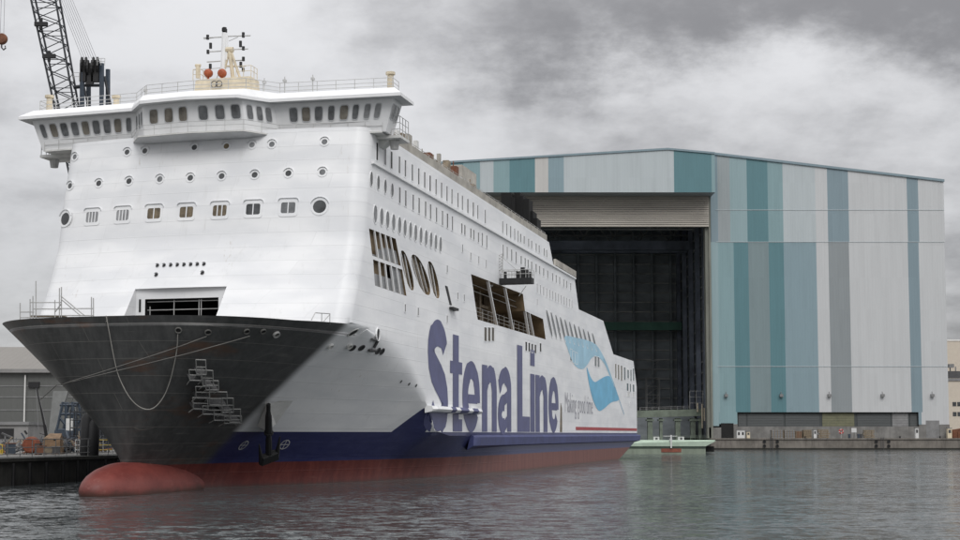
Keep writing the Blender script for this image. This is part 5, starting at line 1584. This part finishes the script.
# ------------------------------------------------------------------ left quay and yard
lz = 2.75
lq = MB()
e0 = Vector((-64.5, 76.5, 0)); e1 = e0 + A * 330
nn = -PV
def lquad(a_, b_, off0, off1, z0, z1, mi=0):
    c = [a_ + nn * off0, b_ + nn * off0, b_ + nn * off1, a_ + nn * off1]
    lq.hexa([q + Vector((0, 0, z0)) for q in c] + [q + Vector((0, 0, z1)) for q in c], mi)
# the quay edge starts outside the frame on the left
lquad(e0, e1, 0, 6, -4, lz - .35)
lquad(e0, e1, -.25, 6, lz - .35, lz)
lqo = lq.build('quay_wall_dark', M['conc_dark']); lqo.name = 'dark_quay'; tag(lqo, kind='structure')
g = MB(); g.face([tuple(q) for q in (e0 + nn * 5.9 + Vector((0, 0, lz - .02)), e1 + nn * 5.9 + Vector((0, 0, lz - .02)), e1 + nn * 900 + Vector((0, 0, lz - .02)), e0 + nn * 900 + Vector((0, 0, lz - .02)))])
tag(g.build('yard_ground', M['ground']), kind='structure')
# piles and fenders down the wall
for k in range(14):
    f = 60 + k * 3.2 + rnd.uniform(-1.1, 1.1)
    p = e0 + A * f
    m = MB(); m.tube([p - nn * .55 + Vector((0, 0, -2)), p - nn * .55 + Vector((0, 0, lz - .5))], .2, 8)
    tag(m.build('timber_pile', M['black']), 'dark timber fender pile standing against the left quay wall', 'pile', 'timber piles along the left quay')

def LP(px, py, Y): return at(px, py, Y)
# shed
sY = 232.0
def SXp(px, py=400): return at(px, py, sY).x
def SZp(py): return at(30, py, sY).z
shed = empty('yard_shed', (SXp(20), sY, lz), 0, 'grey corrugated yard shed with brownish pitched roof behind the left quay', 'shed')
sx0 = shed.location.x
m = MB(); m.box(SXp(-160) - sx0, SXp(78) - sx0, 0, 30, 0, SZp(371) - lz); m.build('wall', M['shed_wall'], shed)
m = MB()
xa, xb = SXp(-162) - sx0, SXp(80) - sx0
ze, zr2 = SZp(369.5) - lz, SZp(354) - lz + .9
m.face([(xa, -.8, ze), (xb, -.8, ze), (xb, 15, zr2 + 1.2), (xa, 15, zr2 + 1.2)]); m.face([(xa, 30.8, ze), (xb, 30.8, ze), (xb, 15, zr2 + 1.2), (xa, 15, zr2 + 1.2)])
m.face([(xb - .3, 0, ze), (xb - .3, 30, ze), (xb - .3, 15, zr2 + 1.1)]); m.build('roof', M['roof_sheet'], shed)
m = MB(); m.box(xa, xb, -1.0, -.8, ze - .55, ze + .05); m.build('gutter', M['annex_white'], shed)
m = MB(); x = SXp(25.3) - sx0; m.tube([(x, -.35, SZp(375) - lz), (x, -.35, SZp(424) - lz)], .13, 8); m.build('downpipe', M['render_white'], shed)
m = MB()
for yy in (386, 397, 410): m.box(xa + .5, xb - .5, -.08, -.02, SZp(yy) - lz - .08, SZp(yy) - lz + .08)
m.build('wall_rail', M['midgrey'], shed)
m = MB(); x = SXp(34.5, 384) - sx0; m.box(x - .9, x + .9, -.4, .05, SZp(387.5) - lz, SZp(382) - lz); m.build('wall_lamp', M['black'], shed)
# annex
aY = 214.0
an = empty('white_annex', (at(10, 430, aY).x, aY, lz), 0, 'low white annex with a dark window strip in front of the grey shed', 'building')
x0_ = at(-60, 430, aY).x - an.location.x; x1_ = at(28, 430, aY).x - an.location.x
zt = at(10, 425, aY).z - lz
m = MB(); m.box(x0_, x1_, 0, 8, 0, zt); m.build('wall', M['annex_white'], an)
m = MB(); m.box(x0_ - .2, x1_ + .2, -.3, 8.2, zt + .01, zt + .5); m.build('roof', M['midgrey'], an)
m = MB(); m.box(x0_ + 1, at(14, 430, aY).x - an.location.x, -.08, .02, at(10, 438.5, aY).z - lz, at(10, 428.5, aY).z - lz); m.build('window', M['black'], an)
# pale leaning support leg
m = MB(); a_, b_ = at(51, 432, 205), at(60, 391, 205)
m.hexa([a_ + Vector((-.35, 0, 0)), a_ + Vector((.45, 0, 0)), a_ + Vector((.45, .8, 0)), a_ + Vector((-.35, .8, 0)), b_ + Vector((-1.0, 0, 0)), b_ + Vector((1.2, 0, 0)), b_ + Vector((1.2, .8, 0)), b_ + Vector((-1.0, .8, 0))])
m.box(a_.x - .6, a_.x + .7, 204.8, 206, lz, a_.z + .05)
tag(m.build('steel_prop', M['prop_grey']), 'pale grey leaning steel leg rising behind the left quay gear', 'steel prop'); 
# blue lattice frame
bY2 = 196.0
fr0 = at(66, 452, bY2); bf = empty('steel_gantry', (fr0.x, bY2, lz), 0, 'blue grey lattice steel frame standing on the left quay by the bow', 'steel frame')
def BP(px, py, dy=0): return at(px, py, bY2) - Vector((fr0.x, bY2, lz)) + Vector((0, dy, 0))
m = MB()
for dy in (0, 3):
    for a_, b_ in (((52, 453), (63, 402)), ((82, 453), (72, 402)), ((66, 453), (66, 404)), ((58, 430), (78, 430)), ((55, 440), (80, 440)), ((61, 414), (74, 414)), ((56, 440), (76, 418)), ((60, 418), (80, 442)), ((60, 405), (74, 405)), ((70, 453), (77, 425))):
        m.tube([BP(*a_, dy), BP(*b_, dy)], .2, 5)
for q in ((63, 403), (72, 403), (57, 430), (79, 430)): m.tube([BP(*q, 0), BP(*q, 3)], .16, 5)
m.build('lattice', M['crane_blue'], bf)
m = MB(); c = BP(65.5, 437, -.4); m.box(c.x - 1.3, c.x + 1.3, -.9, -.2, c.z - 1.4, c.z + .9); m.build('winch_house', M['crane_blue'], bf)
m = MB(); c = BP(71, 425, -.4); m.box(c.x - .5, c.x + .4, -.7, -.3, c.z - .9, c.z + .9); m.build('control_box', M['offwhite'], bf)
# orange buoy-like drum, reels, yellow skid and other gear
gY = 168.0
def gear(px, py): return at(px, py, gY)
p = gear(31.5, 445); e = empty('cable_reel', (p.x, gY, lz), 0, 'orange cable reel on a stand on the left quay', 'cable reel')
m = MB(); hh = p.z - lz; m.lathe([(-.55, .01), (-.55, .8), (-.45, .95), (-.3, 1.0), (.3, 1.0), (.45, .95), (.55, .8), (.55, .01)], (0, 0, hh), (.2, 1, 0), 22); m.build('reel', M['rust_orange'], e)
m = MB()
for x in (-.75, .75): m.bar((x, -.5, 0), (x * .3, 0, hh), .14); m.bar((x, .5, 0), (x * .3, 0, hh), .14)
m.build('stand', M['rustbrown'], e)
p = gear(37, 441); m = MB(); m.hexa([(p.x - .6, gY + 4, lz), (p.x + 1.6, gY + 4, lz), (p.x + 1.6, gY + 6, lz), (p.x - .6, gY + 6, lz), (p.x - .5, gY + 4.1, p.z + .3), (p.x + 1.5, gY + 4.1, p.z + .3), (p.x + 1.2, gY + 5.9, p.z + .9), (p.x - .3, gY + 5.9, p.z + .9)])
tag(m.build('tarped_load', M['tan_tarp']), 'tan tarpaulin covered load behind the orange cable reel', 'covered load')
p = gear(5.5, 451); e = empty('pump_skid', (p.x, gY - 4, lz), 0, 'small yellow pump skid at the left end of the left quay', 'pump skid')
m = MB(); m.box(-.8, .8, 0, 1, .2, p.z - lz + .2); m.build('engine_cover', M['yellow'], e)
m = MB()
for z in (.1, 1.2): m.bar((-1, -.1, z), (1, -.1, z), .12)
for x in (-1, 1): m.bar((x, -.1, 0), (x, -.1, 1.25), .12)
m.build('frame', M['yellow'], e)
for k, (px, py, w, h, mt, nm, lab) in enumerate(((45, 449, 1.0, 1.0, 'rustbrown', 'scrap_box', 'rusty box right of the orange cable reel'), (53, 450.5, 1.1, .8, 'clutter', 'tool_chest', 'brown tool chest between the rusty box and blue lattice frame'),
        (41, 447, .6, 1.3, 'darkgrey', 'gas_bottle_rack', 'dark gas bottle rack just right of the orange reel'), (60, 451, .9, .9, 'darkgrey', 'winch_box', 'low dark winch box at the foot of the blue lattice frame'), (15, 447, 1.1, 1.3, 'crane_blue', 'generator_set', 'blue grey generator between the yellow skid and the orange reel'))):
    p = gear(px, py); e = empty(nm, (p.x, gY - 1.5, lz), rnd.uniform(-.4, .4), lab, nm.replace('_', ' '))
    m = MB(); m.box(-w / 2, w / 2, 0, .9, .12, h); m.build('body', M[mt], e)
    m = MB(); m.box(-w / 2 - .06, w / 2 + .06, -.05, .95, h + .004, h + .09); m.box(-w / 2, -w / 2 + .15, 0, .9, 0, .117); m.box(w / 2 - .15, w / 2, 0, .9, 0, .117); m.build('lid', M['midgrey' if k % 2 else 'rustbrown'], e)
# scaffold tower and heap of gear behind the railing
tw = empty('scaffold_tower', (at(92, 452, 188).x, 188, lz), 0, 'dark rusty tube scaffold tower on the left quay between blue frame and bow', 'scaffold')
m = MB()
def TWp(px, py, dy=0): return at(px, py, 188) - tw.location + Vector((0, dy, 0))
for dy in (0, 2):
    for px in (70, 77, 84, 91, 98, 105): m.tube([TWp(px, 454, dy), TWp(px + rnd.uniform(-.5, .5), 404 + abs(px - 76) * .9, dy)], .09, 5)
    for py in (412, 420, 428, 436, 444, 450): m.tube([TWp(70, py, dy), TWp(min(106, 76 + (py - 404) * 1.1 + 8), py, dy)], .07, 5)
    for k in range(9): m.tube([TWp(70 + 4 * k, 452, dy), TWp(74 + 4 * k, 430 + rnd.uniform(-4, 6), dy)], .06, 4)
m.build('tube_frame', M['crane_dark'], tw)
m = MB()
for py in (428, 444):
    a_, b_ = TWp(71, py), TWp(96, py); m.prism([a_, b_, b_ + Vector((0, 2, 0)), a_ + Vector((0, 2, 0))], (0, 0, .1))
m.build('plank', M['wood'], tw)
m = MB()
for k in range(300):
    px = rnd.uniform(30, 100) if k > 60 else rnd.uniform(0, 30); p = at(px, 450, 174 + rnd.uniform(-2, 9)); L_ = rnd.uniform(.3, 2.0); an_ = rnd.uniform(0, PI); el_ = rnd.uniform(-.2, 1.0)
    d_ = Vector((math.cos(an_) * math.cos(el_), math.sin(an_) * math.cos(el_), math.sin(el_))) * L_
    q_ = Vector((p.x, p.y, lz + abs(rnd.gauss(0, .9)) + .05))
    m.tube([q_, q_ + d_], rnd.uniform(.03, .16), 5, rnd.choice((0, 0, 1, 2, 2, 3, 4)))
hp_ = m.build('scrap_heap', [M['black'], M['rustbrown'], M['darkgrey'], M['crane_blue'], M['clutter']])
tag(hp_, 'low dark heap of mixed pipes and scrap behind the left quay railing', 'scrap heap', kind='stuff')
# slim derrick poles
e = empty('derrick_pole', (at(46, 450, 175).x, 175, lz), 0, 'slim dark derrick pole leaning over the clutter on the left quay', 'derrick')
def DPt(px, py): return at(px, py, 175) - e.location
m = MB(); m.tube([DPt(50, 452), DPt(36, 385)], [.16, .07], 6); m.tube([DPt(44.5, 425), DPt(47, 440)], .2, 6); m.build('pole', M['black'], e)
m = MB(); m.tube([DPt(36, 385), DPt(53, 452)], .03, 4); m.tube([DPt(36, 385), DPt(38.5, 430)], .03, 4); m.build('stay', M['cable'], e)
# fence along the quay edge and the framed gangway posts
fe = empty('quay_railing', e0 + A * 60 + nn * 1.2 + Vector((0, 0, lz)), 0, 'pale pipe railing along the edge of the left quay', 'railing')
m = MB()
railing(m, [(0, 0, 0), tuple(A * 36)], 1.9, 2.2, .05, (1.0, .55, .2)); m.build('rail', M['midgrey'], fe)
for k, px in enumerate((79.5, 103.0)):
    p = at(px, 455, 166); ht = at(px, 440, 166).z - lz
    e = empty('gangway_frame', (p.x, 166, lz), 0, ('pale gangway gate frame on the left quay beside the blue lattice frame', 'pale gangway gate frame on the left quay just behind the bulbous bow')[k], 'gate frame', 'gangway frames on the left quay')
    m = MB()
    w = (1.0, 2.3)[k]
    for x in (-w / 2, 0, w / 2): m.bar((x, 0, 0), (x, 0, ht), .12)
    m.build('post', M['rail'], e)
    m = MB()
    for z in (.33, .66, 1): m.bar((-w / 2, 0, ht * z), (w / 2, 0, ht * z), .1)
    m.build('crossbar', M['yellow' if k else 'rail'], e)
# big tyre fenders hung between quay and ship
for k, (px, py) in enumerate(((87, 436), (92.5, 441))):
    p = at(px, py, 160)
    m = MB(); m.lathe([(-2.6, .01), (-2.5, .5), (-2.0, .75), (2.0, .75), (2.5, .5), (2.6, .01)], p, (0, .1, 1), 14)
    tag(m.build('rubber_fender', M['black'], smooth=True), ('tall black rubber fender at the quay edge, left one of two by the bow', 'tall black rubber fender at the quay edge, right one of two by the bow')[k], 'fender', 'rubber fenders by the bow')

# ------------------------------------------------------------------ yard crane
cY = 236.0
def KP(px, py, dy=0): return at(px, py, cY) + Vector((0, dy, 0))
kb = KP(110, 440)
crane = empty('yard_crane', (kb.x, cY, lz), 0, 'tall dark lattice boom crane with cable sheaves rising behind the ferry bridge', 'crane')
def KL(px, py, dy=0): return KP(px, py, dy) - crane.location
m = MB()
def boom_x(py, side):          # chord picture columns down the boom
    l = lerp(54, 31, (105 - py) / 105); r_ = lerp(74, 55.5, (105 - py) / 105)
    c = (l + r_) / 2; hw_ = (r_ - l) / 2
    if py < -60: hw_ = lerp(hw_, 1.5, clamp((-60 - py) / 50))
    if py > 330: hw_ = lerp(hw_, 2, clamp((py - 330) / 90))
    return c + side * hw_
ys = [430 - 9.5 * k for k in range(57)]
for side in (-1, 1):
    for dy in (0, 3.0): m.tube([KL(boom_x(y, side), y, dy) for y in ys], .19, 5)
for k, (a_, b_) in enumerate(zip(ys, ys[1:])):
    sd = 1 if k % 2 else -1
    for dy in (0, 3.0):
        m.tube([KL(boom_x(a_, sd), a_, dy), KL(boom_x(b_, -sd), b_, dy)], .085, 4)
        if k % 3 == 0: m.tube([KL(boom_x(a_, -1), a_, dy), KL(boom_x(a_, 1), a_, dy)], .07, 4)
    for side in (-1, 1): m.tube([KL(boom_x(a_, side), a_, 0 if k % 2 else 3), KL(boom_x(b_, side), b_, 3 if k % 2 else 0)], .075, 4)
m.build('boom', M['crane_dark'], crane)
m = MB()
for px, py in ((42, 25), (50, 57)):
    c = KL(px, py, -.5); m.box(c.x - 1.1, c.x + 1.1, c.y - .3, c.y + .3, c.z - .35, c.z + .35); m.tube([c + Vector((0, 0, -.9)), c + Vector((0, 0, .9))], .3, 6)
m.build('boom_pulley', M['black'], crane)
m = MB()
for px in (80.5, 100.2):
    for dy in (1, 5): m.tube([KL(px - .6, 440, dy), KL(px, 62, dy)], .46, 6)
m.build('tower_leg', M['crane_blue'], crane)
m = MB()
m.tube([KL(82, 84, 1), KL(87.5, 108, 1)], .22, 5); m.tube([KL(103, 75, 1), KL(110, 108, 1)], .24, 5)
m.tube([KL(110, 108, 1), KL(160, 440, 1)], .3, 5)
for y in (84, 77.5, 70): m.tube([KL(79, y, 1), KL(101, y, 1)], .3 if y == 84 else .16, 5)
m.tube([KL(72, 86, 1), KL(82, 85, 1)], .35, 5); m.tube([KL(82, 78, 1), KL(98, 70, 1)], .14, 5)
m.build('tower_bracing', M['crane_dark'], crane)
m = MB()
for px, pt in ((82.5, 57), (88.5, 60), (94, 57)):
    c = KL(px, pt + 6.5, 1)
    for dd in (-.35, .35): m.lathe([(-.14, .01), (-.14, 1.4), (.14, 1.4), (.14, .01)], c + Vector((dd, 0, 0)), (1, .15, 0), 14)
    m.box(c.x - .62, c.x + .62, c.y - .4, c.y + .4, c.z - 3.0, c.z + .8)
m.build('sheave_head', M['black'], crane)
m = MB()
railing(m, [KL(74, 82, -.5), KL(80, 82, -.5)], 1.5, 1.0, .05); m.build('crane_railing', M['galv'], crane); m = MB(); railing(m, [KL(98, 66, -.5), KL(105.5, 66, -.5)], 1.2, .8, .05)
m.build('crane_railing', M['galv'], crane)
tip = KL(boom_x(-100, 0), -100, 1.5)
m = MB()
for k in range(7):
    f = k / 6; a_ = KL(lerp(80.5, 95, f), 57, 1)
    top_ = KL(lerp(58.5, 71.5, f), 0, 1); d_ = (top_ - a_)
    m.tube([a_, a_ + d_ * 2.55], .035, 4)
m.build('luffing_cable', M['cable'], crane)
m = MB(); q = KL(15, -98, 1.5); m.box(q.x - 1.5, q.x + 3, 0, 3, q.z - .8, q.z + .5); m.box(-5, 9, -4, 10, 0, 5); m.build('crane_house', M['crane_dark'], crane)
# hook block
hk = KP(1.8, 39)
e = empty('crane_hook', (hk.x, cY, hk.z), 0, 'rusty red hook block hanging on thin cables at the upper left edge', 'crane hook')
m = MB(); m.lathe([(-.5, .01), (-.5, .8), (-.2, .98), (.2, .98), (.5, .8), (.5, .01)], (0, 0, 0), (0, 1, 0), 18); m.build('block', M['rustbrown'], e)
m = MB(); m.tube([(0, 0, -.8), (0, 0, -1.5), (.35, 0, -1.9), (.7, 0, -1.6), (.6, 0, -1.2)], .14, 6); m.build('hook', M['darkgrey'], e)
m = MB()
for x in (-.28, .3): m.tube([(x, 0, .8), (x, 0, KP(2, -98).z - hk.z)], .04, 4)
m.build('hoist_cable', M['cable'], e)

# ------------------------------------------------------------------ light and sky
world = bpy.data.worlds.new('World'); sc.world = world; world.use_nodes = True
N, L = world.node_tree.nodes, world.node_tree.links
B = NB(N, L)
bg = N['Background']
SUN_EL, SUN_AZ = math.radians(44), math.radians(166)     # azimuth clockwise from +Y
sky = N.new('ShaderNodeTexSky'); sky.sky_type = 'NISHITA'; sky.sun_disc = False
sky.sun_elevation = SUN_EL; sky.sun_rotation = SUN_AZ
tc = N.new('ShaderNodeTexCoord'); gen = tc.outputs['Generated']
sp_ = N.new('ShaderNodeSeparateXYZ'); L.new(gen, sp_.inputs[0])
dx, dy_, dz = sp_.outputs
den = B.m('ADD', B.m('MAXIMUM', dz, 0.0), 0.34)
cv = N.new('ShaderNodeCombineXYZ')
L.new(B.m('DIVIDE', dx, den), cv.inputs[0]); L.new(B.m('DIVIDE', dy_, den), cv.inputs[1])
c1 = B.noise(cv.outputs[0], 1.5, 8, 0.58)
c2 = B.noise(cv.outputs[0], 4.6, 9, 0.62)
cl = B.m('ADD', B.m('MULTIPLY', c1, 0.60), B.m('MULTIPLY', c2, 0.40))
# heavier bank of cloud over the hall side
bank = B.m('MULTIPLY', B.ramp(dx, -0.12, 0.10), B.ramp(B.m('ADD', dz, B.m('MULTIPLY', cl, 0.22)), 0.335, 0.40))
bank = B.m('MULTIPLY', bank, B.ramp(dz, 0.62, 0.38))
th = B.m('ADD', B.m('ADD', cl, B.m('MULTIPLY', bank, 0.20)), B.m('MULTIPLY', B.m('SUBTRACT', B.ramp(dx, -0.20, 0.30), B.m('MULTIPLY', B.ramp(dx, 0.42, 0.75), 1.6)), 0.07))  # dark cloud tone taken back beyond frame right, for the added side light
dark = B.ramp(th, 0.42, 0.76)
lum = B.m('ADD', 0.54, B.m('MULTIPLY', B.m('MAXIMUM', dz, 0.0), 1.05))   # overcast: zenith brighter
lum = B.m('MULTIPLY', lum, B.m('ADD', 1.0, B.m('MULTIPLY', B.ramp(dx, 0.45, 0.9), 0.65)))   # unseen brighter sky added at right to light the port side
colr = B.mix(dark, (1.0, 1.0, 1.02, 1), (0.345, 0.34, 0.35, 1))
cloud = N.new('ShaderNodeVectorMath'); cloud.operation = 'SCALE'
L.new(colr, cloud.inputs[0]); L.new(lum, cloud.inputs['Scale'])
skys = N.new('ShaderNodeVectorMath'); skys.operation = 'SCALE'; skys.inputs['Scale'].default_value = 0.10
L.new(sky.outputs[0], skys.inputs[0])
fin = B.mix(0.94, skys.outputs[0], cloud.outputs[0])
L.new(fin, bg.inputs['Color']); bg.inputs['Strength'].default_value = 1.0

sd = bpy.data.lights.new('sun', 'SUN'); sd.energy = 1.5; sd.angle = math.radians(30); sd.color = (1.0, 0.985, 0.965)
so_ = bpy.data.objects.new('sun', sd); COL.objects.link(so_)
dv = Vector((math.sin(SUN_AZ) * math.cos(SUN_EL), math.cos(SUN_AZ) * math.cos(SUN_EL), math.sin(SUN_EL)))
so_.rotation_euler = (-dv).to_track_quat('-Z', 'Y').to_euler()
so_.location = (0, -50, 120)

vs = sc.view_settings
vs.view_transform = 'Standard'; vs.look = 'None'; vs.exposure = 0.0; vs.gamma = 1.0; vs.use_curve_mapping = False
sc.render.film_transparent = False
sc.cycles.max_bounces = 6
sc.cycles.use_denoising = True
